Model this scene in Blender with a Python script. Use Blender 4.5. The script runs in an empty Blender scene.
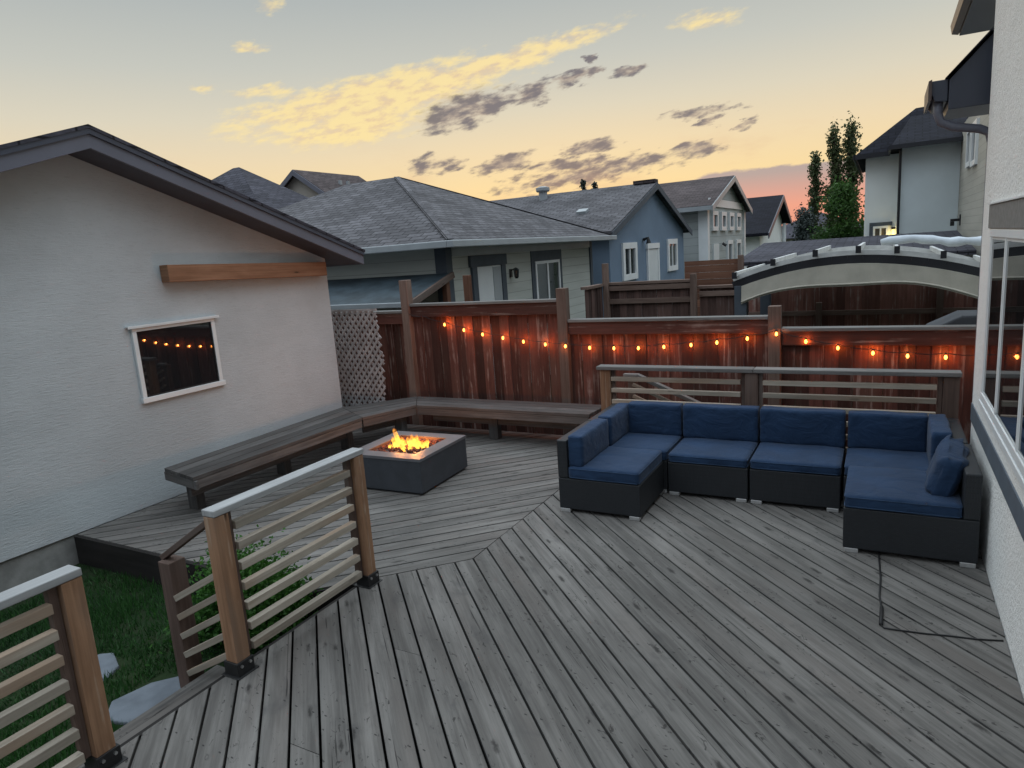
import bpy, math, random
import numpy as np
from mathutils import Vector, Matrix
random.seed(7); RNG = np.random.default_rng(11)
R = math.radians
S = bpy.context.scene
COL = S.collection

def lin(r, g, b, a=1.0):
    f = lambda c: (c/255/12.92) if c/255 <= .04045 else ((c/255+.055)/1.055)**2.4
    return (f(r), f(g), f(b), a)

# ------------------------------------------------------------------ camera
cam = bpy.data.cameras.new('camera'); camo = bpy.data.objects.new('camera', cam); COL.objects.link(camo)
r_ = Vector((0.878743, 0.472216, -0.069447)); d_ = Vector((0.028709, -0.197532, -0.979876)); f_ = Vector((-0.476431, 0.859065, -0.187137))
m3 = Matrix((r_, -d_, -f_)).transposed()
camo.matrix_world = Matrix.Translation((0, 0, 2.27)) @ m3.to_4x4()
cam.sensor_width = 36; cam.lens = 680.49/1024*36
cam.clip_start = .05; cam.clip_end = 2000
S.camera = camo

# ------------------------------------------------------------------ world: dusk sky with sunset clouds
S.view_settings.view_transform = 'Standard'; S.view_settings.look = 'None'
S.view_settings.exposure = 0.0; S.view_settings.gamma = 1; S.view_settings.use_curve_mapping = False
W = bpy.data.worlds.new('World'); S.world = W; W.use_nodes = True
SUN_EL, SUN_AZ = R(1.5), R(-24)
def build_world():
    nt = W.node_tree; nt.nodes.clear(); N = nt.nodes; L = nt.links
    def nd(t, **k):
        n = N.new(t)
        for a, v in k.items(): setattr(n, a, v)
        return n
    def val(x, sock):
        if hasattr(x, 'is_output'): L.new(x, sock)
        else: sock.default_value = x
    def mth(op, a, b=None, c=None, clamp=False):
        n = nd('ShaderNodeMath', operation=op, use_clamp=clamp); val(a, n.inputs[0])
        if b is not None: val(b, n.inputs[1])
        if c is not None: val(c, n.inputs[2])
        return n.outputs[0]
    def mixc(fac, a, b, bt='MIX'):
        n = nd('ShaderNodeMix', data_type='RGBA', blend_type=bt); val(fac, n.inputs[0]); val(a, n.inputs[6]); val(b, n.inputs[7])
        return n.outputs[2]
    def sstep(x, lo, hi):
        n = nd('ShaderNodeMapRange', interpolation_type='SMOOTHSTEP'); val(x, n.inputs[0])
        val(lo, n.inputs[1]); val(hi, n.inputs[2]); return n.outputs[0]
    def ramp(x, stops):
        n = nd('ShaderNodeValToRGB'); L.new(x, n.inputs[0]); e = n.color_ramp.elements
        e[0].position, e[0].color = stops[0]; e[1].position, e[1].color = stops[-1]
        for p, c in stops[1:-1]:
            q = e.new(p); q.color = c
        return n.outputs[0]
    tc = nd('ShaderNodeTexCoord'); sx = nd('ShaderNodeSeparateXYZ'); L.new(tc.outputs['Generated'], sx.inputs[0])
    x, y, z = sx.outputs
    az = mth('MULTIPLY', mth('ARCTAN2', x, y), 57.29578)
    el = mth('MULTIPLY', mth('ARCSINE', z), 57.29578)
    t = mth('DIVIDE', mth('ADD', el, 5), 95, clamp=True)
    P = lambda e: (e+5)/95
    west = ramp(t, [(0, lin(120, 95, 80)), (P(0), lin(236, 176, 130)), (P(2.5), lin(246, 200, 146)), (P(5), lin(247, 218, 164)),
                    (P(8), lin(236, 216, 180)), (P(11), lin(219, 211, 190)), (P(14.5), lin(198, 199, 190)), (P(19), lin(177, 183, 182)),
                    (P(28), lin(174, 181, 181)), (P(45), lin(191, 200, 205)), (P(90), lin(190, 201, 210))])
    east = ramp(t, [(0, lin(110, 110, 115)), (P(0), lin(118, 120, 128)), (P(8), lin(130, 136, 146)), (P(25), lin(168, 177, 186)), (P(90), lin(190, 201, 210))])
    daz = mth('ABSOLUTE', mth('ADD', az, 24))
    fw = sstep(daz, 150., 45.)
    base = mixc(fw, east, west)
    # warm core above the set sun, greyer toward the left edge
    core = mth('MULTIPLY', sstep(daz, 34., 2.), mth('MULTIPLY', sstep(el, 14., 5.), .2))
    base = mixc(core, base, lin(255, 226, 160))
    # low bank of lavender cloud over pink afterglow, right of the sunset
    v = nd('ShaderNodeCombineXYZ'); L.new(mth('MULTIPLY', az, .33), v.inputs[0]); L.new(el, v.inputs[1])
    n1 = nd('ShaderNodeTexNoise'); n1.inputs['Scale'].default_value = .9; n1.inputs['Detail'].default_value = 8; n1.inputs['Roughness'].default_value = .62
    L.new(v.outputs[0], n1.inputs['Vector']); nz = n1.outputs['Fac']
    n2 = nd('ShaderNodeTexNoise'); n2.inputs['Scale'].default_value = .35; n2.inputs['Detail'].default_value = 6; n2.inputs['Roughness'].default_value = .6
    L.new(v.outputs[0], n2.inputs['Vector']); nz2 = n2.outputs['Fac']
    topel = mth('ADD', 5.2, mth('MULTIPLY', mth('SUBTRACT', nz, .5), 1.1))
    topel = mth('SUBTRACT', topel, mth('MULTIPLY', sstep(az, -12., -18.), 2.6))
    bank = mth('MULTIPLY', sstep(mth('SUBTRACT', topel, el), -.03, .22), mth('MULTIPLY', sstep(az, -20., -14.), sstep(az, 34., 18.)))
    bcol = ramp(mth('DIVIDE', el, 6, clamp=True), [(0, lin(228, 150, 128)), (.36, lin(238, 160, 138)), (.55, lin(214, 160, 148)), (.78, lin(178, 160, 158)), (1, lin(170, 160, 162))])
    base = mixc(mth('MULTIPLY', bank, .93), base, bcol)
    clouds = [
(0,-42.5,11.5,-22.4,15.5,.62),(0,-46.8,10.9,-29.5,13.9,1.15),(0,-44.5,10.2,-34.5,11.6,1.05),(0,-48.5,12.9,-44.2,13.1,.35),(0,-48.77,12.81,-44.44,13.29,.4),
(0,-15.14,15.88,-9.97,15.67,.55),(0,-47.98,15.89,-45.36,16.07,.3),(0,-46.16,18.80,-44.06,18.74,.5),(0,-51.11,13.10,-49.04,13.34,.2),
(1,-35.00,10.51,-27.55,12.18,.95),(1,-27.96,11.99,-23.96,12.55,.62),(1,-24.75,12.47,-20.40,13.21,.36),(1,-21.59,12.77,-19.94,13.30,.36),(1,-19.26,12.96,-17.18,13.15,.4),
(1,-35.97,7.13,-32.31,7.69,.45),(1,-30.78,6.68,-25.87,7.48,.5),(1,-23.85,7.71,-19.23,7.99,.42),(1,-15.17,9.56,-10.01,9.67,.26),(1,-13.31,8.79,-11.83,8.90,.34),
(1,-10.01,8.41,-8.59,8.65,.42),(1,-28.03,5.29,-14.48,6.55,.62),(1,-14.48,6.87,-11.48,7.00,.42),(1,-25.93,6.65,-17.56,6.72,.34),(1,-21.53,14.01,-20.65,14.47,.3)]
    def noise(vec, sc, det, ro):
        q = nd('ShaderNodeTexNoise'); q.inputs['Scale'].default_value = sc; q.inputs['Detail'].default_value = det; q.inputs['Roughness'].default_value = ro; L.new(vec, q.inputs['Vector']); return q
    v2 = nd('ShaderNodeCombineXYZ'); L.new(mth('ADD', mth('MULTIPLY', az, .4), mth('MULTIPLY', el, -.2)), v2.inputs[0]); L.new(mth('ADD', mth('MULTIPLY', el, .95), mth('MULTIPLY', az, -.1)), v2.inputs[1])
    wn = noise(v2.outputs[0], .75, 7, .62); ws = nd('ShaderNodeSeparateColor'); L.new(wn.outputs['Color'], ws.inputs[0])
    fine = noise(v2.outputs[0], 1.7, 5, .56).outputs['Fac']
    azw = mth('ADD', az, mth('MULTIPLY', mth('SUBTRACT', ws.outputs[0], .5), 6.0)); elw = mth('ADD', el, mth('MULTIPLY', mth('SUBTRACT', ws.outputs[1], .5), 1.9))
    azg = mth('ADD', az, mth('MULTIPLY', mth('SUBTRACT', ws.outputs[1], .5), 4.0)); elg = mth('ADD', el, mth('MULTIPLY', mth('SUBTRACT', ws.outputs[0], .5), 1.5))
    glow = None; dark = None
    nn = mth('MULTIPLY', mth('SUBTRACT', fine, .5), 3.4); nng = mth('MULTIPLY', mth('SUBTRACT', fine, .5), 3.0); nn2 = mth('MULTIPLY', mth('SUBTRACT', nz, .5), 1.6)
    for k, a0, e0, a1, e1, hw in clouds:
        ca, ce = (a0+a1)/2, (e0+e1)/2; dx, dy = a1-a0, e1-e0; Ln = math.hypot(dx, dy); ux, uy = dx/Ln, dy/Ln
        p = mth('SUBTRACT', azg if k == 0 else azw, ca); q = mth('SUBTRACT', elg if k == 0 else elw, ce)
        u = mth('DIVIDE', mth('ADD', mth('MULTIPLY', p, ux), mth('MULTIPLY', q, uy)), Ln/2*1.2)
        w = mth('DIVIDE', mth('SUBTRACT', mth('MULTIPLY', q, ux), mth('MULTIPLY', p, uy)), hw*1.45)
        rr = mth('ADD', mth('MULTIPLY', u, u), mth('MULTIPLY', w, w))
        s_ = mth('ADD', mth('SUBTRACT', 1.0, rr), mth('ADD', mth('ADD', nng if k == 0 else nn, nn2), (.62 if hw > .6 else -.1) if k == 0 else .05))
        msk = sstep(s_, -.1, 1.5 if k == 0 else 1.05)
        if k == 0: glow = msk if glow is None else mth('MAXIMUM', glow, msk)
        else: dark = msk if dark is None else mth('MAXIMUM', dark, msk)
    gcol = mixc(sstep(fine, .34, .56), lin(232, 202, 160), lin(253, 228, 162))
    base = mixc(mth('MULTIPLY', glow, .86), base, gcol)
    dcol = mixc(sstep(fine, .36, .62), lin(176, 160, 146), lin(112, 108, 116))
    base = mixc(mth('MULTIPLY', dark, .92), base, dcol)
    # faint cirrus low down
    ci = mth('MULTIPLY', mth('MULTIPLY', sstep(nz2, .5, .72), sstep(el, 1., 3.)), mth('MULTIPLY', sstep(el, 10., 6.), fw))
    base = mixc(mth('MULTIPLY', ci, .3), base, lin(214, 170, 140))
    # upper dome, out of frame, boosted above the visible band to light the scene
    bg = nd('ShaderNodeBackground'); L.new(base, bg.inputs[0])
    L.new(mth('ADD', 1.0, mth('MULTIPLY', sstep(el, 22., 52.), 2.5)), bg.inputs[1])
    sky = nd('ShaderNodeTexSky', sky_type='NISHITA'); sky.sun_disc = False; sky.sun_elevation = SUN_EL; sky.sun_rotation = SUN_AZ
    bg2 = nd('ShaderNodeBackground'); L.new(sky.outputs[0], bg2.inputs[0]); bg2.inputs[1].default_value = .004
    ad = nd('ShaderNodeAddShader'); L.new(bg.outputs[0], ad.inputs[0]); L.new(bg2.outputs[0], ad.inputs[1])
    o = nd('ShaderNodeOutputWorld'); L.new(ad.outputs[0], o.inputs[0])
build_world()
sun = bpy.data.lights.new('sun', 'SUN'); suno = bpy.data.objects.new('sun', sun); COL.objects.link(suno)
sun.energy = .25; sun.angle = R(6); sun.color = (1, .72, .45)
suno.rotation_euler = (R(90)-SUN_EL, 0, math.pi-SUN_AZ)

# ------------------------------------------------------------------ mesh helpers
ORG = {}
class MB:
    def __init__(s): s.v = []; s.f = []; s.uv = []; s.t = []
    def face(s, pts, uvs=None, t=None):
        i = len(s.v); s.v += [tuple(p) for p in pts]; s.f.append(list(range(i, i+len(pts))))
        if uvs is None:
            a = [Vector(p) for p in pts]; n = Vector((0, 0, 0))
            for k in range(len(a)): n += a[k].cross(a[(k+1) % len(a)])
            n.normalize()
            u = Vector((1, 0, 0)) if abs(n.z) > .999 else Vector((0, 0, 1)).cross(n).normalized()
            w = n.cross(u); uvs = [(p.dot(u), p.dot(w)) for p in a]
        s.uv.append(uvs); s.t.append(random.random() if t is None else t)
    def obox(s, c, ax, h, t=None, off=None):
        c = Vector(c); ax = [Vector(a).normalized() for a in ax]; t = random.random() if t is None else t
        off = (random.random()*20, random.random()*20) if off is None else off
        L = max(range(3), key=lambda i: h[i])
        for i in range(3):
            j, k = (i+1) % 3, (i+2) % 3
            for sg in (-1, 1):
                q = [(sg, -1, -1), (sg, 1, -1), (sg, 1, 1), (sg, -1, 1)]
                if sg < 0: q.reverse()
                pts = []; uv = []
                for a, b, d in q:
                    l = [0, 0, 0]; l[i] = a*h[i]; l[j] = b*h[j]; l[k] = d*h[k]
                    pts.append(c+ax[0]*l[0]+ax[1]*l[1]+ax[2]*l[2])
                    if i == L: uv.append((l[j]*.3+off[0], l[k]+off[1]))
                    else:
                        o = j if k == L else k
                        uv.append((l[L]+off[0], l[o]+off[1]+i*1.7))
                s.face(pts, uv, t)
        return s
    def box(s, x0, x1, y0, y1, z0, z1, t=None, off=None):
        return s.obox(((x0+x1)/2, (y0+y1)/2, (z0+z1)/2), ((1, 0, 0), (0, 1, 0), (0, 0, 1)), (abs(x1-x0)/2, abs(y1-y0)/2, abs(z1-z0)/2), t, off)
    def beam(s, A, B, w, h, up=(0, 0, 1), t=None):
        A, B = Vector(A), Vector(B); d = (B-A); l = d.length; d.normalize(); sd = d.cross(Vector(up)).normalized(); u = sd.cross(d)
        return s.obox((A+B)/2, (d, sd, u), (l/2, w/2, h/2), t)
    def prism(s, poly, axis, a, b, t=None):
        # poly: 2D points in the other two axes (in cyclic-free order: X->(y,z) Y->(x,z) Z->(x,y)), extruded a..b
        def P(p, w): return (w, p[0], p[1]) if axis == 'X' else ((p[0], w, p[1]) if axis == 'Y' else (p[0], p[1], w))
        ar = sum(poly[i][0]*poly[(i+1) % len(poly)][1]-poly[(i+1) % len(poly)][0]*poly[i][1] for i in range(len(poly)))
        if (ar > 0) == (axis == 'Y'): poly = poly[::-1]
        if a > b: a, b = b, a
        t = random.random() if t is None else t
        s.face([P(p, b) for p in poly], None, t); s.face([P(p, a) for p in poly[::-1]], None, t)
        n = len(poly)
        for i in range(n):
            p, q = poly[i], poly[(i+1) % n]
            s.face([P(p, a), P(q, a), P(q, b), P(p, b)], None, t)
        return s
    def tube(s, pts, r, n=8, cap=True, t=None):
        pts = [Vector(p) for p in pts]; rs = r if isinstance(r, (list, tuple)) else [r]*len(pts); rings = []; t = random.random() if t is None else t
        ref = Vector((0, 0, 1)); L = 0; Ls = []
        for i, p in enumerate(pts):
            d = (pts[min(i+1, len(pts)-1)]-pts[max(i-1, 0)]).normalized()
            rf = ref if abs(d.dot(ref)) < .95 else Vector((1, 0, 0))
            a = d.cross(rf).normalized(); b = d.cross(a)
            rings.append([p+(a*math.cos(k*2*math.pi/n)+b*math.sin(k*2*math.pi/n))*rs[i] for k in range(n)])
            if i: L += (p-pts[i-1]).length
            Ls.append(L)
        for i in range(len(pts)-1):
            for k in range(n):
                k2 = (k+1) % n
                s.face([rings[i][k], rings[i+1][k], rings[i+1][k2], rings[i][k2]], [(Ls[i], k/n), (Ls[i+1], k/n), (Ls[i+1], (k+1)/n), (Ls[i], (k+1)/n)], t)
        if cap:
            s.face(rings[0], None, t); s.face(rings[-1][::-1], None, t)
        return s
    def build(s, name, mat, parent=None, bevel=0, smooth=False, loc=None, weld=False):
        org = Vector((0, 0, 0))
        if parent is not None: org = ORG.get(parent.name, org)
        elif loc is not None: org = Vector(loc)
        me = bpy.data.meshes.new(name)
        me.from_pydata([(p[0]-org[0], p[1]-org[1], p[2]-org[2]) for p in s.v], [], s.f); me.update()
        me.uv_layers.new(name='UVMap'); me.color_attributes.new('tint', 'FLOAT_COLOR', 'CORNER')
        ul = me.uv_layers['UVMap']; ca = me.color_attributes['tint']
        uv = [c for f in s.uv for p in f for c in p]; ul.data.foreach_set('uv', uv)
        cc = []
        for f, t in zip(s.f, s.t): cc += [t, (t*7.31) % 1, (t*3.77) % 1, 1]*len(f)
        ca.data.foreach_set('color', cc)
        o = bpy.data.objects.new(name, me); COL.objects.link(o); me.materials.append(mat)
        if parent is not None: o.parent = parent; ORG[o.name] = org
        else: o.location = org; ORG[o.name] = org
        if smooth:
            for p in me.polygons: p.use_smooth = True
        if weld or smooth:
            w = o.modifiers.new('weld', 'WELD'); w.merge_threshold = .0004
        if bevel:
            if not weld:
                w = o.modifiers.new('weld', 'WELD'); w.merge_threshold = .0002
            b = o.modifiers.new('bevel', 'BEVEL'); b.width = bevel; b.segments = 2; b.limit_method = 'ANGLE'; b.angle_limit = R(40)
        return o
def tag(o, label=None, cat=None, group=None, kind=None):
    if label: o['label'] = label
    if cat: o['category'] = cat
    if group: o['group'] = group
    if kind: o['kind'] = kind
    return o
def thing(name, label, cat, loc=(0, 0, 0), group=None):
    o = bpy.data.objects.new(name, None); COL.objects.link(o); o.location = loc; o.empty_display_size = .2
    ORG[o.name] = Vector(loc); return tag(o, label, cat, group)
def copy_tree(o, parent=None):
    kids = [c for c in bpy.data.objects if c.parent == o]
    c = o.copy(); COL.objects.link(c); c.parent = parent
    for k in kids: copy_tree(k, c)
    return c
def arr_mesh(name, V, F4, tint, mat, parent=None, kind=None, loc=(0, 0, 0)):
    """quads from numpy arrays"""
    org = ORG.get(parent.name, Vector((0, 0, 0))) if parent is not None else Vector(loc)
    me = bpy.data.meshes.new(name); V = V-np.array(org); k = F4.shape[1]
    me.vertices.add(len(V)); me.vertices.foreach_set('co', V.astype(np.float32).ravel())
    me.loops.add(F4.size); me.loops.foreach_set('vertex_index', F4.astype(np.int32).ravel())
    me.polygons.add(len(F4)); me.polygons.foreach_set('loop_start', np.arange(0, F4.size, k, dtype=np.int32))
    me.polygons.foreach_set('loop_total', np.full(len(F4), k, dtype=np.int32))
    me.update(calc_edges=True)
    ca = me.color_attributes.new('tint', 'FLOAT_COLOR', 'CORNER')
    c = np.ones((F4.size, 4), np.float32); c[:, 0] = np.repeat(tint, k); c[:, 1] = (c[:, 0]*7.31) % 1; ca.data.foreach_set('color', c.ravel())
    me.materials.append(mat); o = bpy.data.objects.new(name, me); COL.objects.link(o)
    if parent is not None: o.parent = parent
    else: o.location = org
    ORG[o.name] = org
    if kind: o['kind'] = kind
    return o

# ------------------------------------------------------------------ materials
class NB:
    def __init__(s, name, rough=.6, spec=.5, metal=0):
        s.m = bpy.data.materials.new(name); s.m.use_nodes = True; s.nt = s.m.node_tree; s.N = s.nt.nodes; s.L = s.nt.links
        s.b = s.N['Principled BSDF']; s.b.inputs['Roughness'].default_value = rough; s.b.inputs['Specular IOR Level'].default_value = spec; s.b.inputs['Metallic'].default_value = metal
        s.tc = None
    def n(s, t, **k):
        q = s.N.new(t)
        for a, v in k.items(): setattr(q, a, v)
        return q
    def put(s, x, sock):
        if hasattr(x, 'is_output'): s.L.new(x, sock)
        else: sock.default_value = x
    def co(s, which='UV'):
        if s.tc is None: s.tc = s.n('ShaderNodeTexCoord')
        return s.tc.outputs[which]
    def mp(s, src, sc=(1, 1, 1), loc=(0, 0, 0), rot=(0, 0, 0)):
        q = s.n('ShaderNodeMapping'); s.L.new(src, q.inputs[0]); q.inputs['Scale'].default_value = sc; q.inputs['Location'].default_value = loc; q.inputs['Rotation'].default_value = rot
        return q.outputs[0]
    def noise(s, vec, scale=1, detail=4, rough=.55, dist=0):
        q = s.n('ShaderNodeTexNoise'); s.L.new(vec, q.inputs['Vector']); q.inputs['Scale'].default_value = scale; q.inputs['Detail'].default_value = detail
        q.inputs['Roughness'].default_value = rough; q.inputs['Distortion'].default_value = dist; return q.outputs['Fac']
    def mr(s, x, a, b, c=0., d=1., smooth=True):
        q = s.n('ShaderNodeMapRange', interpolation_type='SMOOTHSTEP' if smooth else 'LINEAR'); s.L.new(x, q.inputs[0])
        for i, v in enumerate((a, b, c, d)): q.inputs[i+1].default_value = v
        return q.outputs[0]
    def mix(s, f, a, b, bt='MIX'):
        q = s.n('ShaderNodeMix', data_type='RGBA', blend_type=bt); s.put(f, q.inputs[0]); s.put(a, q.inputs[6]); s.put(b, q.inputs[7]); return q.outputs[2]
    def mth(s, op, a, b=0., c=0.):
        q = s.n('ShaderNodeMath', operation=op); s.put(a, q.inputs[0]); s.put(b, q.inputs[1]); s.put(c, q.inputs[2]); return q.outputs[0]
    def tint(s):
        q = s.n('ShaderNodeAttribute', attribute_name='tint'); x = s.n('ShaderNodeSeparateColor'); s.L.new(q.outputs['Color'], x.inputs[0]); return x.outputs[0], x.outputs[1]
    def col(s, c): s.put(c, s.b.inputs['Base Color'])
    def rgh(s, c): s.put(c, s.b.inputs['Roughness'])
    def bump(s, h, strength=.3, dist=.01):
        q = s.n('ShaderNodeBump'); q.inputs['Strength'].default_value = strength; q.inputs['Distance'].default_value = dist; s.L.new(h, q.inputs['Height']); s.L.new(q.outputs[0], s.b.inputs['Normal'])

def wood(name, a, b, vary=.35, stain=None, streak=None, knots=.6, crack=.5, rough=.8, gs=1.0):
    m = NB(name, rough, .25); uv = m.co()
    g = m.noise(m.mp(uv, (1.3*gs, 38*gs, 1)), 1, 6, .62, .25)
    g2 = m.noise(m.mp(uv, (2.2, 7, 1), (3, 1, 0)), 1, 4, .6, .3)
    c = m.mix(m.mr(m.mth('ADD', m.mth('MULTIPLY', g, .7), m.mth('MULTIPLY', g2, .45)), .38, .78), a, b)
    if stain is not None:
        st = m.noise(m.mp(uv, (.9, 3, 1), (9, 4, 0)), 1, 3, .5)
        c = m.mix(m.mth('MULTIPLY', m.mr(st, .48, .68), .6), c, stain)
    if streak is not None:
        st = m.noise(m.mp(uv, (.9, 26, 1), (1, 7, 0)), 1, 4, .55); st2 = m.noise(m.mp(uv, (4, 9, 1), (4, 4, 0)), 1, 3, .6)
        c = m.mix(m.mth('MULTIPLY', m.mr(m.mth('ADD', m.mth('MULTIPLY', st, .7), m.mth('MULTIPLY', st2, .35)), .56, .68), .75), c, streak)
    t1, t2 = m.tint()
    c = m.mix(1.0, c, m.mr(t1, 0, 1, 1-vary, 1+vary*.6, False), 'MULTIPLY')
    h = g
    if knots:
        vo = m.n('ShaderNodeTexVoronoi'); vo.inputs['Scale'].default_value = 1; vo.inputs['Randomness'].default_value = 1
        m.L.new(m.mp(uv, (3.2, 13, 1)), vo.inputs['Vector'])
        wob = m.noise(m.mp(uv, (30, 60, 1)), 1, 2)
        k = m.mr(m.mth('ADD', vo.outputs['Distance'], m.mth('MULTIPLY', m.mth('SUBTRACT', wob, .5), .12)), .19, .07)
        sel = m.noise(m.mp(uv, (1.7, 5, 1), (20, 3, 0)), 1, 1); k = m.mth('MULTIPLY', k, m.mr(sel, .5, .56))
        c = m.mix(m.mth('MULTIPLY', k, knots), c, tuple(x*.22 for x in a[:3])+(1,))
    if crack:
        cr = m.noise(m.mp(uv, (1.1, 55, 1), (2, 11, 0)), 1, 3, .5, .6); cm = m.mr(cr, .695, .73)
        msk = m.mr(m.noise(m.mp(uv, (1.5, 8, 1), (8, 1, 0)), 1, 2), .45, .6); cm = m.mth('MULTIPLY', cm, msk)
        c = m.mix(m.mth('MULTIPLY', cm, crack), c, tuple(x*.15 for x in a[:3])+(1,)); h = m.mth('SUBTRACT', h, m.mth('MULTIPLY', cm, .8))
    m.col(c); m.rgh(m.mr(g, .3, .7, rough-.1, rough+.1, False)); m.bump(h, .35, .004); return m.m
def plain(name, c, rough=.6, spec=.4, vary=.12, scale=3, metal=0, bump=0, bs=60):
    m = NB(name, rough, spec, metal); o = m.co('Object')
    nz = m.noise(o, scale, 4, .6); m.col(m.mix(m.mr(nz, .3, .7, 0, 1), tuple(x*(1-vary) for x in c[:3])+(1,), tuple(min(1, x*(1+vary)) for x in c[:3])+(1,)))
    if bump: m.bump(m.noise(o, bs, 3), bump, .004)
    return m.m
def emis(name, c, st):
    m = bpy.data.materials.new(name); m.use_nodes = True; b = m.node_tree.nodes['Principled BSDF']
    b.inputs['Base Color'].default_value = c; b.inputs['Emission Color'].default_value = c; b.inputs['Emission Strength'].default_value = st; return m

M = {}
def deck_mat():
    m = NB('weathered_deck_wood', .72, .3); uv = m.co(); t1, t2 = m.tint(); sp = m.n('ShaderNodeSeparateXYZ'); m.L.new(uv, sp.inputs[0]); ob = m.n('ShaderNodeSeparateXYZ'); m.L.new(m.co('Object'), ob.inputs[0])
    g = m.noise(m.mp(uv, (1.6, 46, 1)), 1, 6, .66, .3); g2 = m.noise(m.mp(uv, (1.1, 9, 1), (3, 1, 0)), 1, 5, .6, .4); blot = m.noise(m.mp(uv, (3.4, 6.5, 1), (7, 2, 0)), 1, 4, .6, .5)
    c = m.mix(m.mr(m.mth('ADD', m.mth('MULTIPLY', g, .45), m.mth('MULTIPLY', g2, .6)), .36, .72), (.086, .081, .076, 1), (.190, .181, .171, 1))
    c = m.mix(m.mth('MULTIPLY', m.mr(m.noise(m.mp(uv, (.5, 3, 1), (9, 4, 0)), 1, 3, .5), .50, .72), .65), c, (.138, .122, .112, 1))
    c = m.mix(m.mth('MULTIPLY', m.mr(blot, .54, .74), .5), c, (.058, .057, .058, 1))
    c = m.mix(m.mth('MULTIPLY', m.mr(m.noise(m.mp(uv, (1.3, 20, 1), (1, 17, 0)), 1, 4, .6), .60, .74), .3), c, (.25, .243, .232, 1))
    c = m.mix(1.0, c, m.mr(t1, 0, 1, .86, 1.14, False), 'MULTIPLY'); c = m.mix(1.0, c, m.mr(m.noise(m.co('Object'), .5, 3, .5), .3, .7, .84, 1.14), 'MULTIPLY')
    vo = m.n('ShaderNodeTexVoronoi'); vo.inputs['Scale'].default_value = 1; m.L.new(m.mp(uv, (2.7, 9.5, 1)), vo.inputs['Vector']); wob = m.noise(m.mp(uv, (30, 60, 1)), 1, 2)
    k = m.mr(m.mth('ADD', vo.outputs['Distance'], m.mth('MULTIPLY', m.mth('SUBTRACT', wob, .5), .2)), .20, .05); k = m.mth('MULTIPLY', k, m.mr(m.noise(m.mp(uv, (1.7, 4, 1), (20, 3, 0)), 1, 1), .40, .48))
    c = m.mix(m.mth('MULTIPLY', k, .85), c, (.018, .016, .015, 1))
    fl = m.mr(m.noise(m.mp(uv, (16, 34, 1), (4, 40, 0)), 1, 3, .6, 1.2), .62, .68); fl = m.mth('MULTIPLY', fl, m.mr(m.noise(m.mp(uv, (2.3, 5, 1), (31, 5, 0)), 1, 2), .44, .56)); c = m.mix(m.mth('MULTIPLY', fl, .8), c, (.022, .02, .019, 1))
    cr = m.noise(m.mp(uv, (1.0, 60, 1), (2, 11, 0)), 1, 3, .5, .8); cm = m.mth('MULTIPLY', m.mr(cr, .65, .68), m.mr(m.noise(m.mp(uv, (1.2, 7, 1), (8, 1, 0)), 1, 2), .47, .56)); c = m.mix(m.mth('MULTIPLY', cm, .85), c, (.014, .013, .013, 1))
    # paired screws where each board crosses a joist
    vl = m.mth('FRACT', m.mth('DIVIDE', sp.outputs[1], .1466)); vd = m.mth('MULTIPLY', m.mth('SUBTRACT', m.mth('ABSOLUTE', m.mth('SUBTRACT', vl, .5)), .29), .1466)
    yd = m.mth('MULTIPLY', m.mth('SUBTRACT', m.mth('FRACT', m.mth('ADD', m.mth('DIVIDE', ob.outputs[1], .406), m.mth('MULTIPLY', t2, .04))), .5), .58)
    d = m.mth('SQRT', m.mth('ADD', m.mth('MULTIPLY', vd, vd), m.mth('MULTIPLY', yd, yd))); sc = m.mr(d, .0075, .0045); c = m.mix(m.mth('MULTIPLY', sc, .85), c, (.02, .019, .019, 1))
    # board edges darker beside the gaps, in patches
    ed = m.mr(m.mth('ABSOLUTE', m.mth('SUBTRACT', vl, .5)), .40, .465); c = m.mix(m.mth('MULTIPLY', ed, m.mr(blot, .3, .7, .15, .6)), c, (.05, .05, .05, 1))
    m.col(c); m.rgh(m.mr(g, .3, .7, .62, .84, False)); m.bump(m.mth('SUBTRACT', m.mth('ADD', m.mth('MULTIPLY', g, .6), m.mth('MULTIPLY', g2, .5)), m.mth('ADD', m.mth('MULTIPLY', cm, .8), m.mth('MULTIPLY', sc, .8))), .5, .005); return m.m
M['deck'] = deck_mat()
M['skirt'] = wood('shaded_dark_skirt_wood', (.012, .011, .010, 1), (.026, .023, .022, 1), .3)  # dark wood, with the shade below the deck edge added to its colour
M['bench'] = wood('bench_wood', (.062, .059, .058, 1), (.132, .126, .123, 1), .3, stain=(.088, .07, .064, 1), knots=.4, crack=.6)
M['cedar'] = wood('cedar_post_wood', (.18, .098, .056, 1), (.31, .18, .108, 1), .22, stain=(.17, .12, .09, 1), streak=(.36, .27, .20, 1), knots=.85, crack=.8)
M['beam'] = wood('brown_beam_wood', (.25, .125, .07, 1), (.40, .22, .135, 1), .15, stain=(.26, .13, .08, 1), knots=.9, crack=.6)
M['cedar_old'] = wood('aged_post_wood', (.085, .056, .046, 1), (.145, .10, .083, 1), .25, stain=(.19, .16, .145, 1), knots=.5, crack=.5)
M['slat'] = wood('slat_wood', (.27, .235, .19, 1), (.43, .385, .325, 1), .3, stain=(.33, .215, .14, 1), knots=.4, crack=.3)
M['cap'] = wood('grey_cap_wood', (.24, .245, .25, 1), (.36, .368, .372, 1), .15, knots=.3, crack=.4)
M['cap_dull'] = wood('dull_cap_wood', (.13, .125, .12, 1), (.22, .215, .21, 1), .2, knots=.3, crack=.4)
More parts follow.
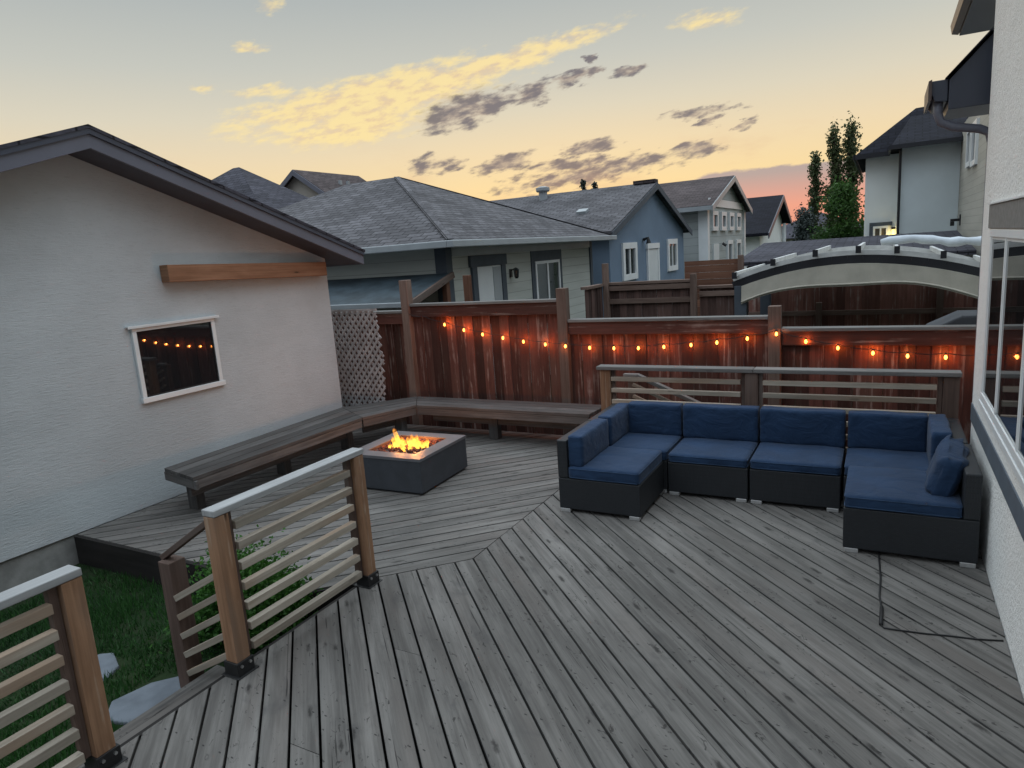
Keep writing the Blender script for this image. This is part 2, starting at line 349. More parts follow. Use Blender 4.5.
M['fence'] = wood('stained_fence_wood', (.066, .026, .020, 1), (.122, .051, .040, 1), .55, stain=(.10, .058, .045, 1), streak=(.29, .225, .20, 1), knots=.3, crack=.4, rough=.75)
M['fence_dark'] = wood('dark_fence_wood', (.062, .036, .03, 1), (.115, .07, .06, 1), .45, streak=(.13, .1, .095, 1), knots=.2, crack=.4)
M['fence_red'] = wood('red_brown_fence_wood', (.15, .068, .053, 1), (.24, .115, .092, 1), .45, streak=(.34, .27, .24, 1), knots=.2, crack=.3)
M['fence_brown'] = wood('brown_fence_wood', (.12, .055, .035, 1), (.19, .095, .062, 1), .35, knots=.2, crack=.2)
M['fence_post'] = wood('fence_post_wood', (.13, .085, .068, 1), (.21, .15, .125, 1), .25, knots=.4, crack=.5)
M['lattice'] = plain('lattice_wood', (.36, .345, .345, 1), .8, .2, .2, 8)
def stucco(name, c, dirt, horiz):
    m = NB(name, .9, .15); o = m.co('Object')
    big = m.noise(o, .55, 4, .6); mid = m.noise(m.mp(o, (2, 2, 9) if horiz else (5, 5, 5)), 1, 5, .65)
    fine = m.noise(m.mp(o, (14, 14, 95) if horiz else (38, 38, 38)), 1, 4, .6, .4)
    fine2 = m.noise(o, 160, 2, .6)
    k = m.mix(m.mr(big, .35, .7), c, tuple(x*dirt for x in c[:3])+(1,))
    k = m.mix(m.mth('MULTIPLY', m.mr(mid, .4, .75), .2), k, tuple(x*.72 for x in c[:3])+(1,))
    k = m.mix(m.mth('MULTIPLY', m.mr(fine, .55, .72), .28), k, tuple(x*.55 for x in c[:3])+(1,))
    m.col(k); m.bump(m.mth('ADD', fine, m.mth('MULTIPLY', fine2, .3)), .75 if horiz else 1.0, .007 if horiz else .012); return m.m
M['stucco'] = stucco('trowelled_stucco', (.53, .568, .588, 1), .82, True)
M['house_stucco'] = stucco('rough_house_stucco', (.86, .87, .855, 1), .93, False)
M['concrete'] = plain('foundation_concrete', (.24, .24, .23, 1), .9, .2, .2, 5, bump=.4)
M['fascia'] = plain('grey_fascia_metal', (.13, .138, .175, 1), .45, .4, .06, 2)
M['soffit'] = plain('dark_soffit', (.085, .09, .115, 1), .6, .3, .08, 4)
M['navy'] = plain('navy_fascia_metal', (.055, .064, .09, 1), .4, .45, .08, 2)
M['black_metal'] = plain('black_trim_metal', (.014, .015, .02, 1), .5, .4, .08, 3)
M['gutter'] = plain('pale_gutter_metal', (.30, .33, .35, 1), .4, .5, .08, 2)
M['rust_gutter'] = plain('brown_gutter_metal', (.09, .065, .06, 1), .45, .45, .1, 3)
M['white'] = plain('white_vinyl', (.72, .75, .76, 1), .4, .5, .04, 3)
M['header'] = plain('grey_header_panel', (.20, .20, .195, 1), .8, .3, .14, 22, bump=.25)
M['band'] = plain('blue_grey_trim', (.10, .125, .155, 1), .6, .4, .1, 5)
M['trim_dark'] = plain('slate_blue_trim', (.065, .08, .10, 1), .65, .35, .1, 4)
def glass(name, c=(.012, .014, .016, 1)):
    m = NB(name, .02, .9); o = m.co('Object'); m.col(c); m.b.inputs['IOR'].default_value = 1.6
    m.bump(m.noise(o, 1.7, 2), .02, .01); return m.m
M['glass'] = glass('dark_window_glass'); M['glass_far'] = glass('far_window_glass', (.03, .035, .04, 1))
def shingles(name, c, w=.32, h=.145):
    m = NB(name, .92, .15); uv = m.co()
    b = m.n('ShaderNodeTexBrick'); m.L.new(uv, b.inputs['Vector']); b.inputs['Scale'].default_value = 1; b.inputs['Brick Width'].default_value = w; b.inputs['Row Height'].default_value = h
    b.inputs['Mortar Size'].default_value = .013; b.inputs['Mortar Smooth'].default_value = .4; b.offset = .5; b.inputs['Bias'].default_value = 0
    b.inputs['Color1'].default_value = tuple(x*.78 for x in c[:3])+(1,); b.inputs['Color2'].default_value = tuple(x*1.25 for x in c[:3])+(1,); b.inputs['Mortar'].default_value = tuple(x*.3 for x in c[:3])+(1,)
    g = m.noise(m.mp(uv, (9, 22, 1)), 1, 4, .7); big = m.noise(uv, .6, 3)
    k = m.mix(1, b.outputs['Color'], m.mr(g, .3, .7, .75, 1.25), 'MULTIPLY'); k = m.mix(1, k, m.mr(big, .3, .7, .82, 1.15), 'MULTIPLY')
    m.col(k); m.bump(b.outputs['Fac'], -.6, .02); return m.m
M['shingle_grey'] = shingles('grey_shingles', (.105, .103, .112, 1)); M['shingle_dark'] = shingles('black_shingles', (.013, .014, .021, 1)); M['shingle_brown'] = shingles('brown_shingles', (.085, .07, .072, 1)); M['shingle_own'] = shingles('charcoal_shingles', (.06, .06, .075, 1))
def siding(name, c, pitch, depth=.35):
    m = NB(name, .7, .3); uv = m.co(); sp = m.n('ShaderNodeSeparateXYZ'); m.L.new(uv, sp.inputs[0])
    fr = m.mth('FRACT', m.mth('DIVIDE', sp.outputs[1], pitch)); ln = m.mr(fr, .93, .985)
    nz = m.noise(m.mp(uv, (.4, 3, 1)), 1, 4); k = m.mix(m.mr(nz, .3, .7), tuple(x*.9 for x in c[:3])+(1,), tuple(x*1.1 for x in c[:3])+(1,))
    k = m.mix(m.mth('MULTIPLY', ln, depth+.3), k, tuple(x*.35 for x in c[:3])+(1,)); m.col(k); m.bump(m.mth('SUBTRACT', 1., fr), .5, .02); return m.m
M['siding_beige'] = siding('beige_lap_siding', (.43, .45, .42, 1), .19); M['siding_grey'] = siding('grey_lap_siding', (.36, .39, .39, 1), .3)
M['siding_tan'] = siding('tan_lap_siding', (.36, .35, .31, 1), .14, .2)
M['blue_wall'] = plain('slate_blue_wall', (.155, .215, .295, 1), .75, .3, .07, 1.2, bump=.15, bs=30)
M['pale_wall'] = plain('pale_grey_wall', (.72, .75, .74, 1), .8, .2, .06, .8); M['grey_wall'] = plain('blue_grey_wall', (.60, .67, .69, 1), .8, .2, .06, .8)
M['beige_wall'] = plain('beige_far_wall', (.40, .37, .33, 1), .85, .2, .06, 1)
M['door_white'] = plain('white_door_paint', (.62, .65, .66, 1), .5, .4, .04, 2)
M['metal_black'] = plain('black_post_bracket', (.012, .012, .013, 1), .45, .5, .2, 20)
M['bolt'] = plain('bright_bolt', (.7, .7, .7, 1), .3, .6, .05, 20, metal=1)
M['alu'] = plain('brushed_aluminium', (.55, .55, .55, 1), .4, .6, .08, 30, metal=.6)
def wicker():
    m = NB('charcoal_wicker', .55, .45); uv = m.co()
    b = m.n('ShaderNodeTexBrick'); m.L.new(uv, b.inputs['Vector']); b.inputs['Scale'].default_value = 1; b.inputs['Brick Width'].default_value = .022; b.inputs['Row Height'].default_value = .0085; b.inputs['Mortar Size'].default_value = .0014; b.inputs['Mortar Smooth'].default_value = .6
    b.inputs['Color1'].default_value = (.017, .020, .024, 1); b.inputs['Color2'].default_value = (.023, .026, .031, 1); b.inputs['Mortar'].default_value = (.011, .012, .014, 1)
    m.col(b.outputs['Color']); m.bump(b.outputs['Fac'], -.4, .003); return m.m
M['wicker'] = wicker()
def fabric(name, c):
    m = NB(name, .85, .25); o = m.co('Object'); m.b.inputs['Sheen Weight'].default_value = .08
    w = m.noise(o, 420, 2); big = m.noise(o, 3.5, 4); m.col(m.mix(m.mr(big, .3, .7), tuple(x*.86 for x in c[:3])+(1,), tuple(x*1.14 for x in c[:3])+(1,)))
    wr = m.noise(m.mp(o, (5, 5, 8)), 1, 3, .5, .8)
    m.bump(m.mth('ADD', m.mth('MULTIPLY', w, .05), wr), .8, .03); return m.m
M['navy_fabric'] = fabric('navy_cushion_fabric', (.0145, .038, .088, 1))
M['piping'] = fabric('cushion_piping', (.030, .062, .125, 1))
M['pit'] = plain('graphite_pit_panel', (.048, .053, .062, 1), .6, .35, .12, 6, bump=.1)
M['pit_top'] = plain('grey_pit_top', (.125, .125, .135, 1), .5, .4, .08, 6)
M['burner'] = plain('burner_tray', (.08, .05, .045, 1), .6, .3, .2, 10)
M['lava'] = plain('lava_rock', (.11, .04, .028, 1), .9, .2, .5, 16, bump=.6)
M['rubber'] = plain('black_rubber', (.012, .012, .013, 1), .6, .4, .1, 10)
M['paver'] = plain('grey_paving_stone', (.14, .16, .185, 1), .9, .2, .15, 6, bump=.3)
M['canvas'] = plain('beige_canvas', (.42, .40, .345, 1), .9, .15, .1, 3, bump=.3, bs=14)
M['frost'] = plain('white_gazebo_frame', (.52, .53, .53, 1), .6, .3, .12, 5)
M['tarp'] = plain('silver_tarp', (.48, .53, .58, 1), .5, .4, .12, 4, bump=.5, bs=12)
M['bluesheet'] = plain('dark_teal_roof_sheet', (.034, .05, .062, 1), .6, .3, .35, 3)
M['grey_tarp'] = plain('grey_cover_cloth', (.075, .08, .09, 1), .8, .2, .15, 5)
def foliage(name, a, b, tr=.25):
    m = NB(name, .6, .3); t1, t2 = m.tint(); m.col(m.mix(t1, a, b)); m.b.inputs['Subsurface Weight'].default_value = 0
    tl = m.n('ShaderNodeBsdfTranslucent'); m.L.new(m.mix(t1, a, b), tl.inputs[0]); mx = m.n('ShaderNodeMixShader'); mx.inputs[0].default_value = tr
    out = m.N['Material Output']; m.L.new(m.b.outputs[0], mx.inputs[1]); m.L.new(tl.outputs[0], mx.inputs[2]); m.L.new(mx.outputs[0], out.inputs[0]); return m.m
M['leaf_shrub'] = foliage('shrub_leaves', (.014, .058, .009, 1), (.058, .17, .026, 1), .35); M['leaf_tree'] = foliage('tree_leaves', (.025, .065, .016, 1), (.085, .175, .042, 1), .35); M['leaf_poplar'] = foliage('poplar_leaves', (.042, .06, .028, 1), (.12, .15, .065, 1), .35); M['needle'] = foliage('spruce_needles', (.03, .045, .04, 1), (.085, .105, .10, 1), .1)
M['grass'] = foliage('grass_blades', (.012, .045, .012, 1), (.036, .115, .026, 1), .3)
M['bark'] = plain('bark', (.09, .07, .055, 1), .9, .2, .3, 8)
def ground():
    m = NB('yard_ground', .95, .1); o = m.co('Object'); a = m.noise(o, .7, 5, .6); b = m.noise(o, 9, 4)
    k = m.mix(m.mr(a, .35, .65), (.012, .026, .011, 1), (.022, .038, .016, 1)); m.col(m.mix(m.mth('MULTIPLY', m.mr(b, .45, .7), .35), k, (.035, .032, .022, 1))); m.bump(b, .6, .03); return m.m
M['ground'] = ground()

# ------------------------------------------------------------------ setting: ground and deck
GZ = -.45
LZ = -.27
lw = MB(); lw.box(-6.51, -3.31, -3.5, 3.21, GZ-.05, LZ); tag(lw.build('lawn', M['ground']), kind='structure')
g = MB(); g.face([(-600, -600, GZ), (600, -600, GZ), (600, 600, GZ), (-600, 600, GZ)]); tag(g.build('ground', M['ground']), kind='structure')
def clip(poly, a, b, c):          # keep a*x+b*y<=c
    out = []
    for i in range(len(poly)):
        p, q = poly[i], poly[(i+1) % len(poly)]; dp = a*p[0]+b*p[1]-c; dq = a*q[0]+b*q[1]-c
        if dp <= 0: out.append(p)
        if dp*dq < 0: t = dp/(dp-dq); out.append((p[0]+(q[0]-p[0])*t, p[1]+(q[1]-p[1])*t))
    return out
SQ = math.sqrt(.5); XM, YB, MS = -2.713, 6.93, 4.80; XL, XR = -3.27, .645
def deck():
    mb = MB(); pitch = .1466; gap = .0068
    def board(poly, dirv, n0):
        if len(poly) < 3: return
        ar = sum(poly[i][0]*poly[(i+1) % len(poly)][1]-poly[(i+1) % len(poly)][0]*poly[i][1] for i in range(len(poly)))/2
        if abs(ar) < .002: return
        if ar < 0: poly = poly[::-1]
        t = random.random(); ou = random.random()*40; ov = random.randrange(200)*pitch+(n0 if dirv[0] < 0 else -n0); pd = (-dirv[1], dirv[0])
        zz = random.uniform(-.0012, .0012)
        uv = [(p[0]*dirv[0]+p[1]*dirv[1]+ou, p[0]*pd[0]+p[1]*pd[1]+ov) for p in poly]
        mb.face([(p[0], p[1], zz) for p in poly], uv, t)
        n = len(poly)
        for i in range(n):
            p, q = poly[i], poly[(i+1) % n]
            mb.face([(q[0], q[1], zz), (p[0], p[1], zz), (p[0], p[1], -.032), (q[0], q[1], -.032)], [uv[(i+1) % n], uv[i], uv[i], uv[(i+1) % n]], t)
        mb.face([(p[0], p[1], -.032) for p in poly[::-1]], uv[::-1], t)
    joints = {-2: [2.86], -6: [2.0], 12: [4.6]}
    for k in range(-22, 42):                    # right field, boards running up to the left
        n0 = .529+pitch*k; n1 = n0+pitch
        A = 12
        strip = [((n-m)*SQ, (n+m)*SQ) for n, m in ((n0+gap, -A), (n1-gap, -A), (n1-gap, A), (n0+gap, A))]
        strip = clip(strip, 1, 0, XR); strip = clip(strip, 0, -1, 1.4); strip = clip(strip, 0, 1, YB)
        strip = clip(strip, -1, 0, -XL)
        segs = [strip]
        for mj in joints.get(k, []):
            nxt = []
            for s_ in segs:
                nxt.append(clip(s_, 0, 1, mj-.0015)); nxt.append(clip(s_, 0, -1, -mj-.0015))
            segs = nxt
        for s_ in segs:
            if n1 <= .97: board(clip(s_, -SQ, SQ, MS-.004), (-SQ, SQ), n0)
            else: board(clip(s_, -1, 0, -XM-.004), (-SQ, SQ), n0)
    for k in range(0, 80):                      # far left field, boards running the other way
        m0 = MS+pitch*k; m1 = m0+pitch; A = 14
        strip = [((n-m)*SQ, (n+m)*SQ) for n, m in ((-A, m0+gap), (A, m0+gap), (A, m1-gap), (-A, m1-gap))]
        strip = clip(strip, 1, 0, XM-.004); strip = clip(strip, -1, 0, 6.52); strip = clip(strip, 0, -1, -3.25); strip = clip(strip, 0, 1, 7.5)
        board(strip, (SQ, SQ), m0)
    # rim joists, the step and the black shade sheet below
    sk = MB(); sk.box(XL-.035, XL-.003, -1.4, 3.50, -.42, -.008); sk.box(-6.52, -3.545, 3.215, 3.247, -.42, -.008)
    sk.obox((-3.42, 3.367, -.215), ((SQ, SQ, 0), (-SQ, SQ, 0), (0, 0, 1)), (.19, .016, .205))
    mb.box(XL-.36, XL-.19, 1.52, 2.46, -.175, -.14); mb.box(XL-.186, XL-.04, 1.52, 2.46, -.175, -.14); mb.box(XL-.345, XL-.31, 1.55, 2.43, -.44, -.176)
    mb.box(XM, XR, YB+.003, YB+.035, -.42, -.008); mb.box(-6.5, XM, 7.503, 7.535, -.42, -.008)
    tag(sk.build('deck_skirt', M['skirt']), kind='structure')
    o = mb.build('deck', M['deck']); tag(o, kind='structure')
    b = o.modifiers.new('bevel', 'BEVEL'); b.width = .003; b.segments = 1; b.limit_method = 'ANGLE'
    w = MB(); w.face([(-6.45, 3.4, -.2), (XL-.05, 3.6, -.2), (XL-.05, -1.4, -.2), (.6, -1.4, -.2), (.6, 6.9, -.2), (-2.7, 6.9, -.2), (-2.7, 7.4, -.2), (-6.45, 7.4, -.2)][::-1])
    tag(w.build('under_deck_shade', plain('painted_joist_shade', (.012, .012, .012, 1), .9)), kind='structure')  # black sheet whose colour stands for the shade between the joists
deck()

# ------------------------------------------------------------------ own garage on the left
def chevron(yl, yr, yc, zc, sl, t0, t1):   # outline between height zc-t0 and zc-t1 following the slope
    zl, zr = zc-(yc-yl)*sl, zc-(yr-yc)*sl
    return [(yl, zl-t0), (yc, zc-t0), (yr, zr-t0), (yr, zr-t1), (yc, zc-t1), (yl, zl-t1)]
def boxX(mb, c, y0, y1, z0, z1, d0, d1): mb.box(c+d0, c+d1, y0, y1, z0, z1)
def garage():
    T = thing('garage', 'pale stucco garage with grey gable roof beside the bench and fire pit', 'garage', (-9.8, 3.79, GZ))
    X0 = -6.54; yl, yr, yc, zc, sl = .68, 6.92, 3.79, 3.605, .338
    zt = lambda y: zc-abs(y-yc)*sl-.165
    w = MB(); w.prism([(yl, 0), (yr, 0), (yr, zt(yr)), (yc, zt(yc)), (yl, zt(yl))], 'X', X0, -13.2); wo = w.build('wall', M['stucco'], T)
    f = MB(); f.box(-13.17, X0-.025, yl+.025, yr-.025, GZ-.1, -.003); f.build('foundation', M['concrete'], T)
    YL, YR = yc-3.45, yc+3.45; XF = -6.15
    r = MB(); r.prism(chevron(YL-.02, YR+.02, yc, zc+.03, sl, 0, .032), 'X', XF+.025, -13.5); ro = r.build('roof', M['shingle_own'], T)
    f = MB(); f.prism(chevron(YL, YR, yc, zc-.002, sl, .0, .168), 'X', XF, XF-.03); f.box(-13.5, XF-.032, YR-.03, YR, zc-3.45*sl-.165, zc-3.45*sl-.012); f.box(-13.5, XF-.032, YL, YL+.03, zc-3.45*sl-.165, zc-3.45*sl-.012); f.build('fascia', M['fascia'], ro, bevel=.004)
    f = MB(); f.prism(chevron(YL-.004, YR+.004, yc, zc+.002, sl, .0, .05), 'X', XF+.018, XF+.001); f.build('drip_edge', M['navy'], ro)
    s = MB(); s.prism(chevron(YL+.04, YR-.04, yc, zc, sl, .136, .162), 'X', XF-.033, -13.4); s.build('soffit', M['soffit'], ro)
    # window
    y0, y1, z0, z1 = 4.10, 5.06, 1.05, 1.815
    fr = MB(); t = .045
    boxX(fr, X0, y0, y0+t, z0+.055, z1-t, 0, .03); boxX(fr, X0, y1-t, y1, z0+.055, z1-t, 0, .03); boxX(fr, X0, y0, y1, z1-t+.001, z1, 0, .03); boxX(fr, X0, y0-.01, y1+.02, z0, z0+.054, 0, .04)
    fo = fr.build('window', M['white'], T, bevel=.004)
    p = MB(); p.box(X0+.002, X0+.010, y0+t, y1-t, z0+.05, z1-t); p.build('pane', M['glass'], fo)
    h = MB(); h.box(X0+.001, X0+.055, y0-.05, y1+.05, z1+.004, z1+.016); h.box(X0+.045, X0+.055, y0-.05, y1+.05, z1-.008, z1+.003); h.build('head_flashing', M['white'], fo)
    g_ = MB(); g_.box(X0+.011, X0+.02, y0+t, y1-t, z0+.055, z0+.068); g_.box(X0+.011, X0+.02, y1-t-.013, y1-t, z0+.07, z1-t); g_.box(X0+.011, X0+.02, y0+t, y0+t+.013, z0+.07, z1-t); g_.build('gasket', M['rubber'], fo)
garage()
b = MB(); b.obox((-6.47, 5.655, 2.285), ((0, 1, -.03), (1, 0, 0), (0, 0, 1)), (1.135, .065, .088)); tag(b.build('wooden_beam', M['beam'], bevel=.006, loc=(-6.47, 5.68, 2.2)), 'thick brown timber bolted level on the stucco gable above the small window', 'beam')

# ------------------------------------------------------------------ own house on the right
def house():
    T = thing('house', 'white rough stucco house wall with big window close on the right', 'house', (3, 3, GZ)); X0 = .65
    w = MB(); y0, y1, z0, z1 = 2.1, 5.92, .985, 2.21
    w.box(X0+.07, 5.5, -2.5, 6.419, GZ, 5.3); w.box(X0, X0+.069, -2.5, 6.42, GZ, z0); w.box(X0, X0+.069, -2.5, 6.42, z1, 5.3); w.box(X0, X0+.069, -2.5, y0, z0, z1); w.box(X0, X0+.069, y1, 6.42, z0, z1); w.box(1.02, 5.5, 6.422, 9.0, GZ, 4.2); w.build('wall', M['house_stucco'], T)
    b = MB(); b.box(X0-.008, X0+.01, -2.4, 6.418, .70, .845); b.build('trim_band', M['band'], T, bevel=.003)
    # window, frame proud of the wall
    y0, y1, z0, z1 = 2.1, 5.92, .985, 2.21; fr = MB(); t = .055; D = (-.006, .06)
    boxX(fr, X0, y0+.001, y1-.001, z1-t, z1-.001, *D); boxX(fr, X0, y0+.001, y1-.001, z0+.001, z0+t, *D)
    for y in (y0+t/2, 3.02, 4.36, 5.20, y1-t/2): boxX(fr, X0, y-(.016 if y0+.1 < y < y1-.1 else t/2), y+(.016 if y0+.1 < y < y1-.1 else t/2), z0+t+.001, z1-t-.001, -.004, .06)
    fo = fr.build('window', M['white'], T, bevel=.005)
    for a, c in ((y0+t, 3.004), (3.036, 4.344), (4.376, 5.184), (5.216, y1-t)):
        s = MB(); q = .016
        boxX(s, X0, a, c, z0+t, z0+t+q, .002, .045); boxX(s, X0, a, c, z1-t-q, z1-t, .002, .045); boxX(s, X0, a, a+q, z0+t+q, z1-t-q, .002, .045); boxX(s, X0, c-q, c, z0+t+q, z1-t-q, .002, .045)
        s.build('sash', M['white'], fo, bevel=.003)
        p = MB(); boxX(p, X0, a+q, c-q, z0+t+q, z1-t-q, .006, .014); p.build('pane', M['glass'], fo)
    s = MB(); boxX(s, X0, y0-.05, y1+.01, z0-.045, z0-.002, -.014, 0); s.build('sill', M['white'], fo, bevel=.004)
    h = MB(); boxX(h, X0, y0-.1, y1+.08, z1+.004, z1+.165, -.010, 0); h.build('header_panel', M['header'], T, bevel=.003)
    h = MB(); boxX(h, X0, y0-.12, y1+.1, z1+.167, z1+.178, -.018, 0); h.build('flashing', M['white'], T)
    # upper eave
    r = MB(); r.prism([(.2, 5.30), (.2, 5.42), (3.0, 6.9), (5.8, 5.42), (5.8, 5.30)], 'Y', -2.8, 6.8); ro = r.build('roof', M['shingle_own'], T)
    u = MB(); u.prism([(.61, 4.215), (.60, 4.29), (1.5, 4.75), (5.5, 4.75), (5.5, 4.215)], 'Y', 6.425, 9.0); uo = u.build('rear_roof', M['shingle_own'], T)
    s = MB(); s.box(.612, 1.02, 6.43, 9.0, 4.172, 4.212); s.build('soffit', M['navy'], uo)
    s = MB(); s.prism([(.608, 4.275), (.53, 4.29), (.545, 4.20), (.608, 4.185)], 'Y', 6.43, 9.02); s.build('gutter', M['rust_gutter'], uo, bevel=.006)
    # lower roof return beyond the corner
    lo = MB(); lo.prism([(.40, 3.14), (.40, 3.36), (.95, 3.95), (.95, 3.14)], 'Y', 6.60, 7.24); l = lo.build('lower_roof', M['navy'], T, bevel=.004)
    s = MB(); s.prism([(.37, 3.372), (.40, 3.40), (.96, 4.0), (.96, 3.965)], 'Y', 6.57, 7.26); s.build('shingle_edge', M['shingle_own'], l)
    s = MB(); s.prism([(.395, 3.37), (.28, 3.37), (.27, 3.30), (.31, 3.215), (.395, 3.205)], 'Y', 6.62, 7.3); s.build('gutter', M['navy'], l, bevel=.006)
    e = MB(); e.prism([(.285, 3.38), (.262, 3.37), (.262, 3.22), (.285, 3.23)], 'Y', 6.60, 7.3); e.build('gutter_lip', M['rust_gutter'], l)
    d = MB(); d.tube([(.335, 6.68, 3.22), (.335, 6.68, 3.13), (.36, 6.68, 3.06), (.44, 6.68, 3.015), (.62, 6.68, 2.975), (.685, 6.68, 2.94), (.705, 6.68, 2.86), (.705, 6.68, 1.5), (.705, 6.68, -.3)], .033, 10); d.build('downspout', M['fascia'], T, smooth=True)
house()

# ------------------------------------------------------------------ boundary fence with string lights
def fence():
    T = thing('wooden_fence', 'reddish brown board fence stepping down behind the bench, string lights on it', 'fence', (-2.5, 7.7, GZ)); Y = 7.70
    posts = [(-5.83, 2.02), (-3.46, 1.82), (-1.01, 1.54), (1.42, 1.45)]
    for x, z in posts:
        p = MB(); p.box(x-.062, x+.062, Y-.095, Y+.03, GZ, z); p.build('post', M['fence_post'], T, bevel=.006)
    for x0, x1, z in ((-8.2, -5.895, 1.60), (-5.765, -3.525, 1.69), (-3.395, -1.075, 1.435), (-.945, 1.355, 1.305), (1.485, 3.6, 1.2)):
        c = MB(); c.box(x0, x1, Y-.075, Y+.07, z-.035, z); c.build('cap_rail', M['cap_dull'], T, bevel=.004)
        f = MB(); f.box(x0, x1, Y-.055, Y-.018, z-.185, z-.038); f.build('face_board', M['fence'], T, bevel=.003)
        b = MB(); x = x0; i = 0
        while x < x1-.02:
            w = min(.137, x1-x-.002); dy = .012 if i % 2 else 0
            b.box(x+.0015, x+w, Y-.008+dy, Y+.006+dy, GZ+.05, z-.05); x += w+.0015 if i % 2 == 0 else w-.001; i += 1
        b.build('board_panel', M['fence'], T)
        for za, zb in ((z-.3, z-.2), (GZ+.3, GZ+.4)):
            rr = MB(); rr.box(x0, x1, Y+.03, Y+.07, za, zb); rr.build('rail', M['fence_post'], T)
fence()
def lights():
    B = [(-5.187,1.402),(-4.887,1.326),(-4.603,1.266),(-4.301,1.219),(-4.006,1.17),(-3.7,1.135),(-3.42,1.115),(-3.109,1.094),(-2.8,1.09),(-2.499,1.093),(-2.197,1.108),(-1.887,1.13),(-1.602,1.158),(-1.281,1.201),(-.984,1.251),(-.698,1.168),(-.396,1.101),(-.079,1.051),(.221,1.024),(.537,1.015),(.86,1.01),(1.17,1.03)]
    T = thing('string_lights', 'string of glowing orange bulbs drooping along the red board fence', 'string lights', (-2.5, 7.56, 1.2))
    def yy(x): return 7.585 if min(abs(x+.984), abs(x+3.42)) < .06 else 7.60
    pts = [(-5.765, 7.60, 1.56), (-5.5, 7.60, 1.515)]
    for x, z in B: pts.append((x, yy(x), z+.040))
    full = []
    for i in range(len(pts)-1):
        for k in range(5):
            t = k/5; p = Vector(pts[i]).lerp(Vector(pts[i+1]), t); p.z -= .018*math.sin(math.pi*t); full.append(p)
    full.append(Vector(pts[-1])); full.append(Vector((1.40, 7.6, 1.15)))
    c = MB(); c.tube(full, .0042, 5); c.build('cable', M['rubber'], T, smooth=True)
    bm = emis('glowing_bulb', (1, .34, .06, 1), 7)
    for x, z in B:
        y = yy(x); q = MB(); q.tube([(x, y, z+.040), (x, y, z+.026), (x, y, z+.022)], [.008, .011, .009], 8); so = q.build('socket', M['rubber'], T)
        q = MB(); q.tube([(x, y, z+.021), (x, y, z+.010), (x, y, z-.004), (x, y, z-.017), (x, y, z-.023)], [.006, .012, .015, .010, .002], 10); q.build('bulb', bm, T, smooth=True)
        l = bpy.data.lights.new('bulb_light', 'POINT'); l.energy = 1.05*random.uniform(.75, 1.2); l.color = (1, .22, .04); l.shadow_soft_size = .012
        lo = bpy.data.objects.new('bulb_light', l); COL.objects.link(lo); lo.parent = T; lo.location = Vector((x, y+(.022 if y > 7.59 else -.016), z))-ORG[T.name]
lights()
def lattice():
    T = thing('lattice_panel', 'grey diagonal lattice screen between the garage corner and fence', 'lattice', (-6.4, 7.25, GZ))
    zt, zb = 1.66, GZ; out = []
    def right(z): return -6.03+.055*math.sin((z-.3)*2.2)
    for sgn, y in ((1, 7.22), (-1, 7.232)):
        mb = MB(); k = -4.5
        while k < 4.5:
            # slat line x = -6.75 + (z - k)*sgn
            pts = []
            zs = np.linspace(zb, zt, 60)
            run = []
            for z in zs:
                x = -6.4+(z-.6-k)*sgn*.82
                if -7.0 < x < right(z): run.append((x, z))
            if len(run) > 2: mb.beam((run[0][0], y, run[0][1]), (run[-1][0], y, run[-1][1]),   .009, .034, up=(0, 1, 0) if False else (run[-1][1]*0+.0, 0, 1))
            k += .118
        mb.build('slat_layer', M['lattice'], T)
    e = MB(); e.beam((-7.0, 7.226, zt), (right(zt)+.0, 7.226, zt), .03, .03); e.build('top_strip', M['lattice'], T)
lattice()

